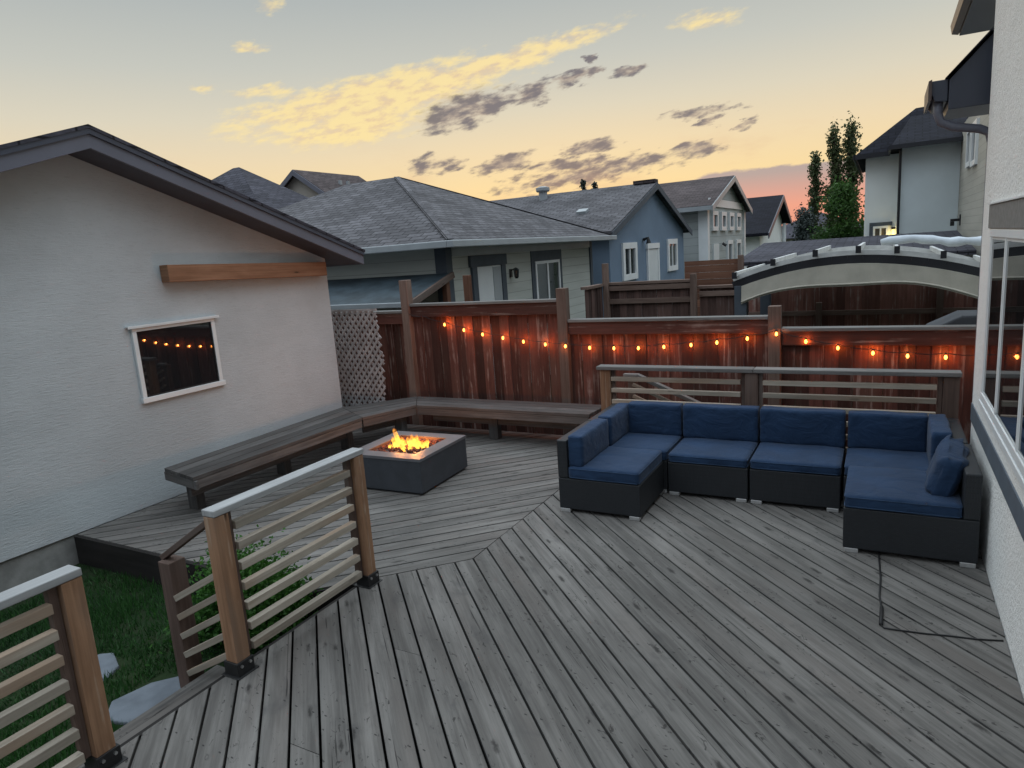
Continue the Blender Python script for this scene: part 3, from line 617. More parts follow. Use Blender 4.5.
# ------------------------------------------------------------------ built-in corner bench
def bench():
    T = thing('corner_bench', 'long low weathered plank bench wrapping the corner of deck under the fence', 'bench', (-5.5, 6.0, 0))
    zt = .44; th = .036
    # inner (front) and outer (back) paths along the bench, mitred at the chamfered corner
    front = [(-5.60, 3.86), (-5.56, 6.20), (-5.28, 6.93), (-2.88, 6.93)]; back = [(-6.20, 3.98), (-6.28, 6.62), (-5.62, 7.42), (-2.84, 7.42)]
    F = [Vector((*p, 0)) for p in front]; Bk = [Vector((*p, 0)) for p in back]
    n = 4; s = MB()
    for k in range(n):
        a, b = k/n, (k+1)/n-.026
        for i in range(3):
            p = [F[i].lerp(Bk[i], a), F[i+1].lerp(Bk[i+1], a), F[i+1].lerp(Bk[i+1], b), F[i].lerp(Bk[i], b)]
            d = (p[1]-p[0]).normalized(); sh = .003
            p[0] = p[0]+d*sh; p[3] = p[3]+d*sh; p[1] = p[1]-d*sh; p[2] = p[2]-d*sh
            t = random.random(); of = random.random()*9
            uvf = lambda q: (q.dot(d)+of, q.dot(Vector((-d.y, d.x, 0)))+of*2)
            tp = [Vector((q.x, q.y, zt)) for q in p]; bt = [Vector((q.x, q.y, zt-th)) for q in p]
            s.face(tp, [uvf(q) for q in tp], t); s.face(bt[::-1], [uvf(q) for q in bt[::-1]], t)
            for j in range(4):
                j2 = (j+1) % 4; s.face([bt[j], bt[j2], tp[j2], tp[j]], [uvf(bt[j]), uvf(bt[j2]), (uvf(tp[j2])[0], uvf(tp[j2])[1]+th), (uvf(tp[j])[0], uvf(tp[j])[1]+th)], t)
    s.build('seat', M['bench'], T, bevel=.003)
    for i in range(3):
        d = (F[i+1]-F[i]).normalized(); nr = Vector((-d.y, d.x, 0)); a = F[i]+nr*.02+d*.01; b = F[i+1]+nr*.02-d*.01
        ap = MB(); ap.beam((a.x, a.y, zt-.038-.044), (b.x, b.y, zt-.038-.044), .032, .086); ap.build('apron', M['bench'], T, bevel=.003)
        a = F[i]+nr*.22+d*.1; b = F[i+1]+nr*.22-d*.1
        ap = MB(); ap.beam((a.x, a.y, .24), (b.x, b.y, .24), .035, .10); ap.build('stretcher', M['bench'], T, bevel=.003)
    e = MB(); p, q = F[0], Bk[0]; e.beam((p.x+.03, p.y+.018, zt-.082), (q.x, q.y+.018, zt-.082), .032, .085); e.build('apron', M['bench'], T, bevel=.003)
    for x, y in ((-5.98, 4.13), (-5.95, 5.25), (-5.90, 6.25), (-5.50, 6.85), (-4.26, 7.16), (-3.05, 7.16)):
        l = MB(); l.box(x-.065, x+.065, y-.05, y+.05, .0015, zt-.04); l.build('leg', M['bench'], T, bevel=.004)
bench()
b = MB(); b.tube([(-5.72, 5.35, .028), (-5.72, 5.35, .045), (-5.72, 5.35, .058)], [.03, .028, .012], 10); 
# ------------------------------------------------------------------ fire pit
def firepit():
    T = thing('fire_pit', 'square graphite fire table burning on the deck in front of the bench', 'fire pit', (-4.385, 5.545, 0))
    ang = R(2); ca, sa = math.cos(ang), math.sin(ang); cx, cy = -4.385, 5.545
    def rot(mb):
        mb.v = [(cx+(p[0]*ca-p[1]*sa), cy+(p[0]*sa+p[1]*ca), p[2]) for p in mb.v]; return mb
    H = .445; h = .375
    b = MB(); b.box(-H, H, -H, H, .02, h-.03); b.box(-H+.03, H-.03, -H+.03, H-.03, .001, .02); rot(b).build('body', M['pit'], T, bevel=.006)
    i = .30; t = MB(); z0, z1 = h-.029, h; o = H+.006
    t.box(-o, o, -o, -i, z0, z1); t.box(-o, o, i, o, z0, z1); t.box(-o, -i, -i+.0005, i-.0005, z0, z1); t.box(i, o, -i+.0005, i-.0005, z0, z1)
    rot(t).build('top', M['pit_top'], T)
    u = MB(); zb = h-.065; u.box(-i, i, -i, i, zb-.01, zb); q = .008
    u.box(-i, i, -i, -i+q, zb+.001, h-.003); u.box(-i, i, i-q, i, zb+.001, h-.003); u.box(-i, -i+q, -i+q, i-q, zb+.001, h-.003); u.box(i-q, i, -i+q, i-q, zb+.001, h-.003)
    rot(u).build('burner_tray', M['burner'], T)
    rk = MB()
    for k in range(420):
        x, y = random.uniform(-i+.03, i-.03), random.uniform(-i+.03, i-.03); r = random.uniform(.016, .032); z = zb+random.uniform(.01, .045)
        a = Vector((random.gauss(0, 1), random.gauss(0, 1), random.gauss(0, 1))).normalized(); bb = a.orthogonal().normalized(); c = a.cross(bb)
        pv = [(s1*a*random.uniform(.7, 1.1)*r) for s1 in (1, -1)]+[(s1*bb*random.uniform(.7, 1.1)*r) for s1 in (1, -1)]+[(s1*c*random.uniform(.6, 1)*r) for s1 in (1, -1)]
        pv = [v+Vector((x, y, z)) for v in pv]; tt = random.random()
        for f in ((0, 2, 4), (2, 1, 4), (1, 3, 4), (3, 0, 4), (2, 0, 5), (1, 2, 5), (3, 1, 5), (0, 3, 5)): rk.face([pv[j] for j in f], None, tt)
    ro = rot(rk).build('lava_rocks', M['lava'], T)
    # flames
    m = bpy.data.materials.new('flame'); m.use_nodes = True; nt = m.node_tree; nt.nodes.clear(); N = nt.nodes; L = nt.links
    uvn = N.new('ShaderNodeTexCoord'); sp = N.new('ShaderNodeSeparateXYZ'); L.new(uvn.outputs['UV'], sp.inputs[0])
    nz = N.new('ShaderNodeTexNoise'); nz.inputs['Scale'].default_value = 34; nz.inputs['Detail'].default_value = 3; L.new(uvn.outputs['Object'], nz.inputs['Vector'])
    ad = N.new('ShaderNodeMath'); ad.operation = 'MULTIPLY_ADD'; L.new(nz.outputs['Fac'], ad.inputs[0]); ad.inputs[1].default_value = .75; L.new(sp.outputs[0], ad.inputs[2])
    rp = N.new('ShaderNodeValToRGB'); L.new(ad.outputs[0], rp.inputs[0]); e = rp.color_ramp.elements
    e[0].position = .3; e[0].color = (1, .60, .09, 1); e[1].position = 1.25 if False else 1.0; e[1].color = (1, .20, .015, 1); x = e.new(.66); x.color = (1, .50, .07, 1)
    em = N.new('ShaderNodeEmission'); L.new(rp.outputs[0], em.inputs[0]); em.inputs[1].default_value = 2.3
    tr = N.new('ShaderNodeBsdfTransparent'); mx = N.new('ShaderNodeMixShader')
    al = N.new('ShaderNodeMapRange'); al.interpolation_type = 'SMOOTHSTEP'; L.new(ad.outputs[0], al.inputs[0]); al.inputs[1].default_value = .45; al.inputs[2].default_value = 1.0; al.inputs[3].default_value = .8; al.inputs[4].default_value = 0
    L.new(al.outputs[0], mx.inputs[0]); L.new(tr.outputs[0], mx.inputs[1]); L.new(em.outputs[0], mx.inputs[2]); o = N.new('ShaderNodeOutputMaterial'); L.new(mx.outputs[0], o.inputs[0])
    fl = [(-.105, -.035, .27, .030), (-.12, -.055, .17, .034), (-.09, -.07, .13, .03), (.05, .0, .17, .036), (.10, .01, .19, .034), (.14, -.02, .15, .034), (.19, .0, .11, .026)]
    for k in range(24):
        a = random.random()*6.28; q = random.random()**.5; x, y = .02+.23*q*math.cos(a), -.02+.17*q*math.sin(a); fl.append((x, y, random.uniform(.05, .13), random.uniform(.014, .03)))
    for x, y, hh, r0 in fl:
        q = MB(); rings = []; nseg, nr = 12, 12; ph = random.random()*6
        for a in range(nr+1):
            f = a/nr; rr = r0*(math.sin(math.pi*min(1, (f*.86+.14)))**.8)*(1-.35*f)+.001; wx = .022*math.sin(ph+f*6)*f; wy = .018*math.cos(ph*1.7+f*5)*f
            rings.append([(x+wx+rr*math.cos(k*2*math.pi/nseg)*(1+.22*math.sin(3*k+ph+f*7)), y+wy+rr*math.sin(k*2*math.pi/nseg)*(1+.22*math.cos(2*k+ph)), zb+.02+hh*f) for k in range(nseg)])
        for a in range(nr):
            for k in range(nseg):
                k2 = (k+1) % nseg; u0, u1 = (a/nr)**1.3*.75, ((a+1)/nr)**1.3*.75
                q.face([rings[a][k], rings[a][k2], rings[a+1][k2], rings[a+1][k]], [(u0, k/nseg), (u0, k2/nseg), (u1, k2/nseg), (u1, k/nseg)])
        rot(q).build('flame', m, T, smooth=True)
    for (x, y, z, p) in ((-.10, -.03, h+.05, 13.0), (.10, 0, h+.05, 14.0), (.0, .1, h+.03, 11.0)):
        l = bpy.data.lights.new('flame_light', 'POINT'); l.energy = p; l.color = (1, .36, .09); l.shadow_soft_size = .05
        lo = bpy.data.objects.new('flame_light', l); COL.objects.link(lo); lo.parent = T; lo.location = (x, y, z)
firepit()

# ------------------------------------------------------------------ deck railings
def bracket(mb, x, y, s=.058): mb.box(x-s, x+s, y-s, y+s, .002, .085)
def side_rail(label, yposts, y0, y1, cap0, cap1, wet, cls):
    X = -3.232; T = thing('deck_railing', label, 'railing', (X, (y0+y1)/2, 0), 'deck railings')
    for (y, mat) in yposts:
        p = MB(); p.box(X-.047, X+.047, y-.047, y+.047, .03, .965); po = p.build('post', mat, T, bevel=.006)
        b = MB(); bracket(b, X, y); b.box(X-.075, X+.075, y-.075, y+.075, .0005, .006); bo = b.build('post_bracket', M['metal_black'], po, bevel=.003)
        for dy in (-.03, .03):
            q = MB(); q.tube([(X+.058, y+dy, .06), (X+.066, y+dy, .06)], .009, 6); q.build('bolt', M['bolt'], bo)
    for y in (y0, y1):
        n = MB(); n.box(X-.03, X+.012, y-.02, y+.02, .09, .963); n.build('nailer', M['cedar_old'], T, bevel=.003)
    c = MB(); c.box(X-.052, X+.05, cap0, cap1, .967, 1.005); c.build('top_rail', M['cap'], T, bevel=.005)
    for k in range(7):
        z = .868-.125*k; s = MB(); s.box(X-.010, X+.036, y0+.021, y1-.021, z-.024, z+.024); s.build('slat', M['slat'], T, bevel=.003)
side_rail('slatted cedar railing standing between fire pit and lawn', ((2.33, M['cedar']), (3.47, M['cedar'])), 2.399, 3.401, 2.281, 3.525, 0, 0)
side_rail('near slatted cedar railing cut by the left edge of the photo', ((-.65, M['cedar']), (1.525, M['cedar'])), -.58, 1.456, -.70, 1.574, 0, 0)
def stair_rail():
    T = thing('stair_railing', 'dark weathered low railing beside the step down to the lawn', 'railing', (-3.78, 2.34, GZ), 'deck railings'); Y = 2.36
    p = MB(); p.box(-3.805, -3.70, Y-.055, Y+.055, LZ-.05, .60); p.build('post', M['cedar_old'], T, bevel=.005)
    h = MB(); h.beam((-3.82, Y, .605), (-3.285, Y, .93), .05, .035); h.build('handrail', M['cedar_old'], T, bevel=.004)
    for k in range(5):
        z = .395-.125*k-.02; s = MB(); s.beam((-3.70, Y-.04, z), (-3.285, Y-.04, z+.225), .035, .038); s.build('slat', M['slat'], T, bevel=.003)
stair_rail()
def back_rail():
    Y = 6.80; T = thing('deck_railing', 'long slatted cedar railing standing behind the blue sofa', 'railing', (-1.0, Y, 0), 'deck railings')
    for x in (-2.60, -1.10, .53):
        p = MB(); p.box(x-.06, x+.06, Y-.055, Y+.055, .004, .985); po = p.build('post', M['cedar_old'] if x > -1.5 else M['cedar'], T, bevel=.006)
        n = MB(); n.box(x+.062, x+.10, Y-.02, Y+.02, .09, .984); 
        if x < .2: n.build('nailer', M['cedar_old'], T, bevel=.003)
        if x > -2: 
            n = MB(); n.box(x-.10, x-.062, Y-.02, Y+.02, .09, .984); n.build('nailer', M['cedar_old'], T, bevel=.003)
    c = MB(); c.box(-2.69, -1.085, Y-.075, Y+.07, .988, 1.026); c.build('top_rail', M['cap_dull'], T, bevel=.005)
    c = MB(); c.box(-1.081, .60, Y-.075, Y+.07, .988, 1.026); c.build('top_rail', M['cap_dull'], T, bevel=.005)
    for x0, x1 in ((-2.535, -1.205), (-.998, .425)):
        for k in range(7):
            z = .89-.123*k; s = MB(); s.box(x0, x1, Y-.052, Y-.010, z-.023, z+.023); s.build('slat', M['slat'], T, bevel=.003)
back_rail()
def stairs():
    T = thing('stair_railing', 'pale slanted handrail of the stairs going down behind the back railing', 'railing', (-1.9, 7.2, GZ), 'deck railings'); Y = 7.12
    h = MB(); h.box(-2.52, -2.36, Y-.03, Y+.03, .845, .88); h.beam((-2.37, Y, .865), (-1.28, Y, .385), .07, .04); h.build('handrail', M['cap_dull'], T, bevel=.004)
    for k in range(3):
        s = MB(); z = .76-.13*k; s.beam((-2.42, Y, z), (-1.36, Y, z-.466), .035, .035); s.build('slat', M['slat'], T, bevel=.003)
    for x, z in ((-2.44, .842), (-1.32, .38)):
        p = MB(); p.box(x-.045, x+.045, Y+.022, Y+.11, GZ, z); p.build('post', M['cedar_old'], T, bevel=.004)
stairs()

# ------------------------------------------------------------------ sofa set
def rbox(x0, x1, y0, y1, z0, z1, puff, rad=.022, nx=10, ny=10, nz=4, crease=0):
    """soft cushion: rounded, slightly domed box as an MB"""
    mb = MB(); sx, sy, sz = (x1-x0)/2, (y1-y0)/2, (z1-z0)/2; c = Vector(((x0+x1)/2, (y0+y1)/2, (z0+z1)/2)); seed = random.random()*50
    def mapp(u, v, w):
        p = Vector((u*sx, v*sy, w*sz)); inner = Vector((max(-sx+rad, min(sx-rad, p.x)), max(-sy+rad, min(sy-rad, p.y)), max(-sz+rad, min(sz-rad, p.z))))
        d = p-inner
        if d.length > 1e-7: p = inner+d.normalized()*min(rad, d.length*1.0 if d.length < rad else rad)
        fx, fy, fz = 1-u**4, 1-v**4, 1-w**4
        big = max(sx, sy, sz); small = min((sx, 0), (sy, 1), (sz, 2))[1]
        if small == 2: p.z += w*puff*fx*fy
        elif small == 1: p.y += v*puff*fx*fz
        else: p.x += u*puff*fy*fz
        wv = crease*(math.sin(u*5+seed)*math.sin(v*6.3+seed*2)+.6*math.sin(w*9+u*4+seed))
        return c+p+Vector((wv*.6, wv*.6, wv))
    def grid(n, m, fn):
        for i in range(n):
            for j in range(m):
                a, b_ = -1+2*i/n, -1+2*(i+1)/n; e, f = -1+2*j/m, -1+2*(j+1)/m
                mb.face([fn(a, e), fn(b_, e), fn(b_, f), fn(a, f)])
    # denser sampling near the edges
    ed = lambda t: math.copysign(abs(t)**.6, t)
    grid(nx, ny, lambda a, b: mapp(ed(a), ed(b), 1)); grid(nx, ny, lambda a, b: mapp(ed(a), -ed(b), -1))
    grid(nx, nz, lambda a, b: mapp(ed(a), -1, ed(b))); grid(nx, nz, lambda a, b: mapp(ed(a), 1, -ed(b)))
    grid(ny, nz, lambda a, b: mapp(1, ed(a), ed(b))); grid(ny, nz, lambda a, b: mapp(-1, ed(a), -ed(b)))
    return mb
def pipe(T, x0, x1, y0, y1, z, par):
    p = MB(); r = .02; pts = [(x0+r, y0), (x1-r, y0), (x1, y0+r), (x1, y1-r), (x1-r, y1), (x0+r, y1), (x0, y1-r), (x0, y0+r), (x0+r, y0)]
    p.tube([(a, b, z) for a, b in pts], .004, 5, cap=False); p.build('piping', M['piping'], par, smooth=True)
def module(label, w, d, backs, seat_top=.42, cush=None, arm=.095, bt=.655, pillow=None, bs=.312):
    """local frame: front at y=0, back at y=d, x 0..w; backs: sides carrying a back frame ('B','L','R')"""
    T = thing('sofa_module', label, 'sofa', (0, 0, 0), 'navy cushioned wicker sofa modules')
    b = MB(); b.box(0, w, 0, d, .032, bs); b.build('base', M['wicker'], T, bevel=.008)
    l, r, bk = (arm if 'L' in backs else 0), (arm if 'R' in backs else 0), (arm if 'B' in backs else 0)
    for k in backs:
        q = MB()
        if k == 'B': q.box(0, w, d-arm, d, bs+.002, bt)
        if k == 'L': q.box(0, arm, 0, d-bk-.001, bs+.002, bt)
        if k == 'R': q.box(w-arm, w, 0, d-bk-.001, bs+.002, bt)
        q.build('back_frame', M['wicker'], T, bevel=.01)
    s = rbox(l+.006, w-r-.006, -.004, d-bk-.008, bs+.002, seat_top, .006, rad=.013, crease=.0022); so = s.build('seat_cushion', M['navy_fabric'], T, smooth=True)
    pipe(T, l+.006, w-r-.006, -.004, d-bk-.008, seat_top-.014, so); pipe(T, l+.006, w-r-.006, -.004, d-bk-.008, bs+.014, so)
    for k in backs:
        zz0, zz1 = seat_top-.005, .715; th = .135
        if k == 'B': c = rbox(l+(th if 'L' in backs else .001), w-r-(th if 'R' in backs else .001), d-bk-th, d-bk-.005, zz0, zz1, .008, .014, 12, 5, 8, crease=.004)
        elif k == 'L': c = rbox(l+.004, l+th, .02, d-bk-.02, zz0, zz1-.02, .008, .014, 5, 12, 8, crease=.004)
        else:
            if pillow: continue
            c = rbox(w-r-th, w-r-.004, .02, d-bk-.02, zz0, zz1, .008, .014, 5, 12, 8, crease=.004)
        c.build('back_cushion', M['navy_fabric'], T, smooth=True)
    for x, y in ((.01, .01), (w-.10, .01), (.01, d-.05), (w-.10, d-.05)):
        f = MB(); f.box(x, x+.09, y-.012, y+.04, .001, .034); f.build('foot', M['alu'], T, bevel=.004)
    return T
t = module('left end sofa section with back on its left side, nearest the fire pit', .74, .70, 'L'); t.location = (-2.475, 5.18, 0)
t = module('left corner sofa section backed on two sides beside the deck railing', .77, .745, 'BL', seat_top=.405); t.location = (-2.475, 5.895, 0)
t = module('armless sofa section just right of the left corner', .70, .78, 'B', seat_top=.393); t.location = (-1.69, 5.86, 0)
t = module('armless sofa section in the middle of back row, between its twin and right corner', .71, .78, 'B', seat_top=.396); t.location = (-.975, 5.86, 0)
t = module('right corner sofa section backed on two sides by the house wall', .83, .76, 'BR', seat_top=.40); t.location = (-.245, 5.88, 0)
t = module('right end sofa section below the big window, rumpled cushion against its arm', .81, .74, 'R', pillow=True, seat_top=.43, bs=.335); t.location = (-.21, 5.11, 0)
c = rbox(-.065, .065, -.27, .27, 0, .30, .03, .035, 6, 12, 9, crease=.012)
o = c.build('cushion', M['navy_fabric'], smooth=True); o.location = (.385, 5.53, .425); o.rotation_euler = (R(3), R(18), R(-4))
tag(o, 'rumpled navy cushion leaning on the right end sofa section by the house', 'cushion')
c = MB(); c.tube([(.02, 5.3, .006), (.022, 5.1, .006), (.035, 4.75, .006), (.030, 4.5, .006), (.043, 4.35, .006)], .006, 6); c.tube([(.043, 4.35, .009), (.04, 4.14, .009)], .011, 8); c.tube([(.04, 4.14, .006), (.055, 4.112, .006), (.12, 4.115, .005), (.26, 4.13, .005), (.40, 4.155, .005), (.50, 4.165, .005), (.63, 4.20, .005)], .0045, 6)
tag(c.build('power_cord', M['rubber'], smooth=True, loc=(.04, 4.5, 0)), 'thin black cord lying bent on deck boards in front of the sofa', 'cord')

# ------------------------------------------------------------------ lawn, stones and shrub
for lab, pts in (('larger grey stepping stone on the lawn by the stair post', [(-4.43, 2.20), (-4.36, 2.46), (-4.2, 2.62), (-4.0, 2.56), (-3.98, 2.28), (-4.1, 2.12), (-4.28, 2.06)]), ('smaller grey stepping stone on the lawn beside the cut railing', [(-5.12, 2.34), (-5.10, 2.53), (-4.99, 2.57), (-4.80, 2.50), (-4.74, 2.36), (-4.86, 2.25), (-5.02, 2.24)])):
    pts = [(p[0]*.926+random.uniform(-.012, .012), p[1]*.926+random.uniform(-.012, .012)) for p in pts]; s = MB(); s.prism(pts, 'Z', LZ-.02, LZ+.022); tag(s.build('stepping_stone', M['paver'], bevel=.01, loc=(pts[0][0], pts[0][1], LZ)), lab, 'paving stone', 'stepping stones on the lawn')
def grass():
    n = 42000; x = RNG.uniform(-6.45, -3.32, n); y = RNG.uniform(-.5, 3.2, n)
    ok = ~(((x > -4.10) & (x < -3.69) & (y > 1.92) & (y < 2.41)) | ((x > -4.74) & (x < -4.40) & (y > 2.09) & (y < 2.38)) | ((x > -3.66) & (y > 1.5) & (y < 2.5)))
    ok &= ~((y > 3.0-.5*np.abs(np.sin(x*3))) & (RNG.random(n) < .5)) & ~((x < -6.1) & (RNG.random(n) < .75))
    x, y = x[ok], y[ok]; n = len(x); a = RNG.uniform(0, 6.28, n); h = RNG.uniform(.025, .075, n)*(1+.5*np.sin(x*2.1)*np.sin(y*2.7)); w = .0045; lx, ly = RNG.normal(0, .022, n), RNG.normal(0, .022, n)
    z = np.full(n, LZ); V = np.empty((n, 3, 3)); V[:, 0] = np.stack([x-np.cos(a)*w, y-np.sin(a)*w, z], 1); V[:, 1] = np.stack([x+np.cos(a)*w, y+np.sin(a)*w, z], 1); V[:, 2] = np.stack([x+lx, y+ly, z+h], 1)
    F = np.arange(n*3).reshape(n, 3); tn = np.clip(RNG.normal(.45, .25, n)+.35*np.sin(x*2.3+1)*np.cos(y*1.9), 0, 1)
    tag(arr_mesh('grass', V.reshape(-1, 3), F, tn, M['grass']), kind='stuff')
grass()
def leaf_quads(P, size, tn, up=.3, aspect=.55):
    n = len(P); d = RNG.normal(0, 1, (n, 3)); d /= np.linalg.norm(d, axis=1)[:, None]; e = RNG.normal(0, 1, (n, 3)); e -= d*(np.sum(d*e, 1))[:, None]; e /= np.linalg.norm(e, axis=1)[:, None]
    s = size*RNG.uniform(.6, 1.35, n)[:, None]; V = np.empty((n, 4, 3)); V[:, 0] = P-d*s*.5; V[:, 1] = P+e*s*aspect*.5-d*s*.05; V[:, 2] = P+d*s*.5; V[:, 3] = P-e*s*aspect*.5+d*s*.05
    return V.reshape(-1, 3), np.arange(n*4).reshape(n, 4), tn
def shrub():
    T = thing('shrub', 'bushy bright green shrub growing between the lawn and the deck edge', 'shrub', (-3.9, 2.96, LZ))
    cl = []; sz = []
    for k in range(70):
        a = RNG.uniform(0, 6.28); rr = RNG.uniform(0, 1)**.5; z = RNG.uniform(0, 1); q = rr*math.sqrt(max(.05, 1-(z*.95)**2))
        cl.append((-3.88+q*.44*math.cos(a), 2.95+q*.40*math.sin(a), LZ+.03+z*.56*(1-.22*rr))); sz.append(RNG.uniform(.05, .10))
    st = MB()
    for c in cl[::4]: st.tube([(-3.95+RNG.normal(0, .05), 2.95+RNG.normal(0, .05), LZ), ((c[0]-3.95)/2, (c[1]+2.95)/2, (c[2]+LZ)/2), c], [.012, .008, .003], 5)
    st.build('stems', M['bark'], T)
    P = []; tn = []
    for c, s in zip(cl, sz):
        p = RNG.normal(0, s, (260, 3))+np.array(c); P.append(p); tn.append(np.clip(RNG.normal(.45, .2, 260)+(c[2]-GZ-.3)*.5, 0, 1))
    P = np.concatenate(P); tn = np.concatenate(tn); ok = (P[:, 2] > LZ) & (P[:, 0] < -3.33) & (P[:, 0] > -4.36) & ~((P[:, 0] > -3.75) & (P[:, 1] < 2.5)) & ~((P[:, 1] > 3.2) & (P[:, 2] < .02)); V, F, t = leaf_quads(P[ok], .034, tn[ok])
    arr_mesh('foliage', V, F, t, M['leaf_shrub'], T)
shrub()

# ------------------------------------------------------------------ neighbouring buildings, left row
def win_x(T, c, y0, y1, z0, z1, frame, glassm, t=.07, d=.05, mid=None, trim=None, trimmat=None):
    f = MB(); boxX(f, c, y0, y1, z0, z0+t, 0, d); boxX(f, c, y0, y1, z1-t, z1, 0, d); boxX(f, c, y0, y0+t, z0+t, z1-t, 0, d); boxX(f, c, y1-t, y1, z0+t, z1-t, 0, d)
    if mid: boxX(f, c, (y0+y1)/2-.03, (y0+y1)/2+.03, z0+t, z1-t, 0, d*.8)
    o = f.build('window', frame, T); p = MB(); boxX(p, c, y0+t, y1-t, z0+t, z1-t, .004, .015); p.build('pane', glassm, o)
    if trim:
        q = MB(); boxX(q, c, y0-trim, y0, z0-.02, z1, 0, d*.6); boxX(q, c, y1, y1+trim, z0-.02, z1, 0, d*.6); boxX(q, c, y0-trim, y1+trim, z1, z1+trim*1.6, 0, d*.6); q.build('trim', trimmat, o)
    return o
def hip(mb, x0, x1, y0, y1, ze, rise, ov=0):
    """hip roof with its ridge along the longer side"""
    if (x1-x0) >= (y1-y0):
        h = (y1-y0)/2; a, b = (x0+h, (y0+y1)/2, ze+rise), (x1-h, (y0+y1)/2, ze+rise); c = [(x0, y0, ze), (x1, y0, ze), (x1, y1, ze), (x0, y1, ze)]
        mb.face([c[0], c[1], b, a]); mb.face([c[1], c[2], b]); mb.face([c[2], c[3], a, b]); mb.face([c[3], c[0], a])
    else:
        h = (x1-x0)/2; a, b = ((x0+x1)/2, y0+h, ze+rise), ((x0+x1)/2, y1-h, ze+rise); c = [(x0, y0, ze), (x1, y0, ze), (x1, y1, ze), (x0, y1, ze)]
        mb.face([c[0], c[1], a]); mb.face([c[1], c[2], b, a]); mb.face([c[2], c[3], b]); mb.face([c[3], c[0], a, b])
    mb.face(c[::-1]); return mb
def nb_garage():
    T = thing('garage', 'beige lap sided garage with shingled hip roof behind the tall fence section', 'garage', (-9.8, 13, GZ)); X = -6.54
    w = MB(); w.prism([(-14.7, 9.78), (X, 9.78), (X, 16.36), (-14.7, 16.36)], 'Z', GZ, 2.5); w.build('wall', M['siding_beige'], T)
    r = MB(); hip(r, -15.1, -6.12, 9.34, 16.80, 2.56, 1.62); ro = r.build('roof', M['shingle_grey'], T)
    c = MB(); zr = 4.18; c.beam((-6.12, 9.34, 2.575), (-9.86, 13.05, zr), .13, .012); c.beam((-6.12, 16.80, 2.575), (-9.86, 13.08, zr), .13, .012); c.build('hip_cap', M['shingle_grey'], ro)
    g = MB(); g.box(-6.12, -6.0, 9.22, 16.86, 2.44, 2.555); g.box(-15.1, -6.122, 9.22, 9.34, 2.44, 2.555); g.build('gutter', M['gutter'], ro, bevel=.015)
    f = MB(); f.box(-15.0, -6.125, 9.36, 16.78, 2.505, 2.55); f.build('soffit', M['gutter'], ro)
    fb = MB(); boxX(fb, X, 9.95, 16.24, 2.30, 2.50, 0, .03); fb.build('frieze_board', M['gutter'], T)
    k = MB(); k.box(X+.001, X+.035, 9.742, 9.93, GZ, 2.5); k.box(-6.73, X, 9.742, 9.778, GZ, 2.5); k.build('corner_trim', M['trim_dark'], T)
    k = MB(); k.box(X, X+.035, 16.25, 16.38, GZ, 2.5); k.build('corner_trim', M['trim_dark'], T)
    d = MB(); boxX(d, X, 10.72, 11.62, GZ+.1, 2.08, 0, .03); do = d.build('door', M['door_white'], T)
    d = MB(); boxX(d, X, 11.3, 11.60, GZ+.12, 2.06, .031, .04); d.build('door_panel', M['gutter'], do)
    q = MB(); boxX(q, X, 10.55, 10.715, GZ, 2.085, 0, .05); boxX(q, X, 11.625, 11.79, GZ, 2.085, 0, .05); boxX(q, X, 10.5, 11.84, 2.09, 2.29, 0, .055); q.build('trim', M['trim_dark'], do)
    win_x(T, X, 13.12, 14.36, .95, 2.08, M['white'], M['glass_far'], .06, .04, True, .15, M['trim_dark'])
    l = MB(); l.box(X, X+.03, 12.0, 12.08, 1.82, 1.98); l.beam((X+.03, 12.04, 1.95), (X+.14, 12.04, 2.0), .02, .02); lo = l.build('wall_lamp', M['metal_black'], T)
    l = MB(); l.tube([(X+.14, 12.04, 2.0), (X+.14, 12.04, 1.96), (X+.14, 12.04, 1.82), (X+.14, 12.04, 1.79)], [.02, .06, .045, .03], 8); l.build('lantern', M['glass_far'], lo)
nb_garage()
def leanto():
    T = thing('lean_to', 'dark teal sheet lean-to roof beyond the fence against the beige garage', 'lean-to', (-8, 9, GZ))
    s = MB(); s.prism([(9.74, 2.03), (8.42, 1.655), (8.42, 1.62), (9.74, 1.99)], 'X', -12.2, -6.42); s.build('roof', M['bluesheet'], T)
    s = MB(); s.box(-12.2, -6.40, 8.36, 8.418, 1.58, 1.66); s.build('gutter', M['gutter'], T, bevel=.01)
    s = MB(); s.beam((-6.37, 8.40, 1.60), (-6.37, 9.72, 2.0), .05, .10); s.build('rake_board', M['cedar_old'], T)
    for y in (8.6, 9.6):
        p = MB(); p.box(-6.5, -6.41, y-.05, y+.05, GZ, 1.62 if y < 9 else 1.9); p.build('post', M['fence_brown'], T)
leanto()
p = MB(); p.box(-5.70, -5.60, 8.95, 9.05, GZ, 2.0); tag(p.build('wooden_post', M['fence_brown'], loc=(-5.65, 9, GZ), bevel=.006), 'plain brown wooden post standing in front of the white garage door', 'post')
def gable_x(mb, xf, xb, yl, yr, z0, zt):   # body with gable ends facing +X
    pass
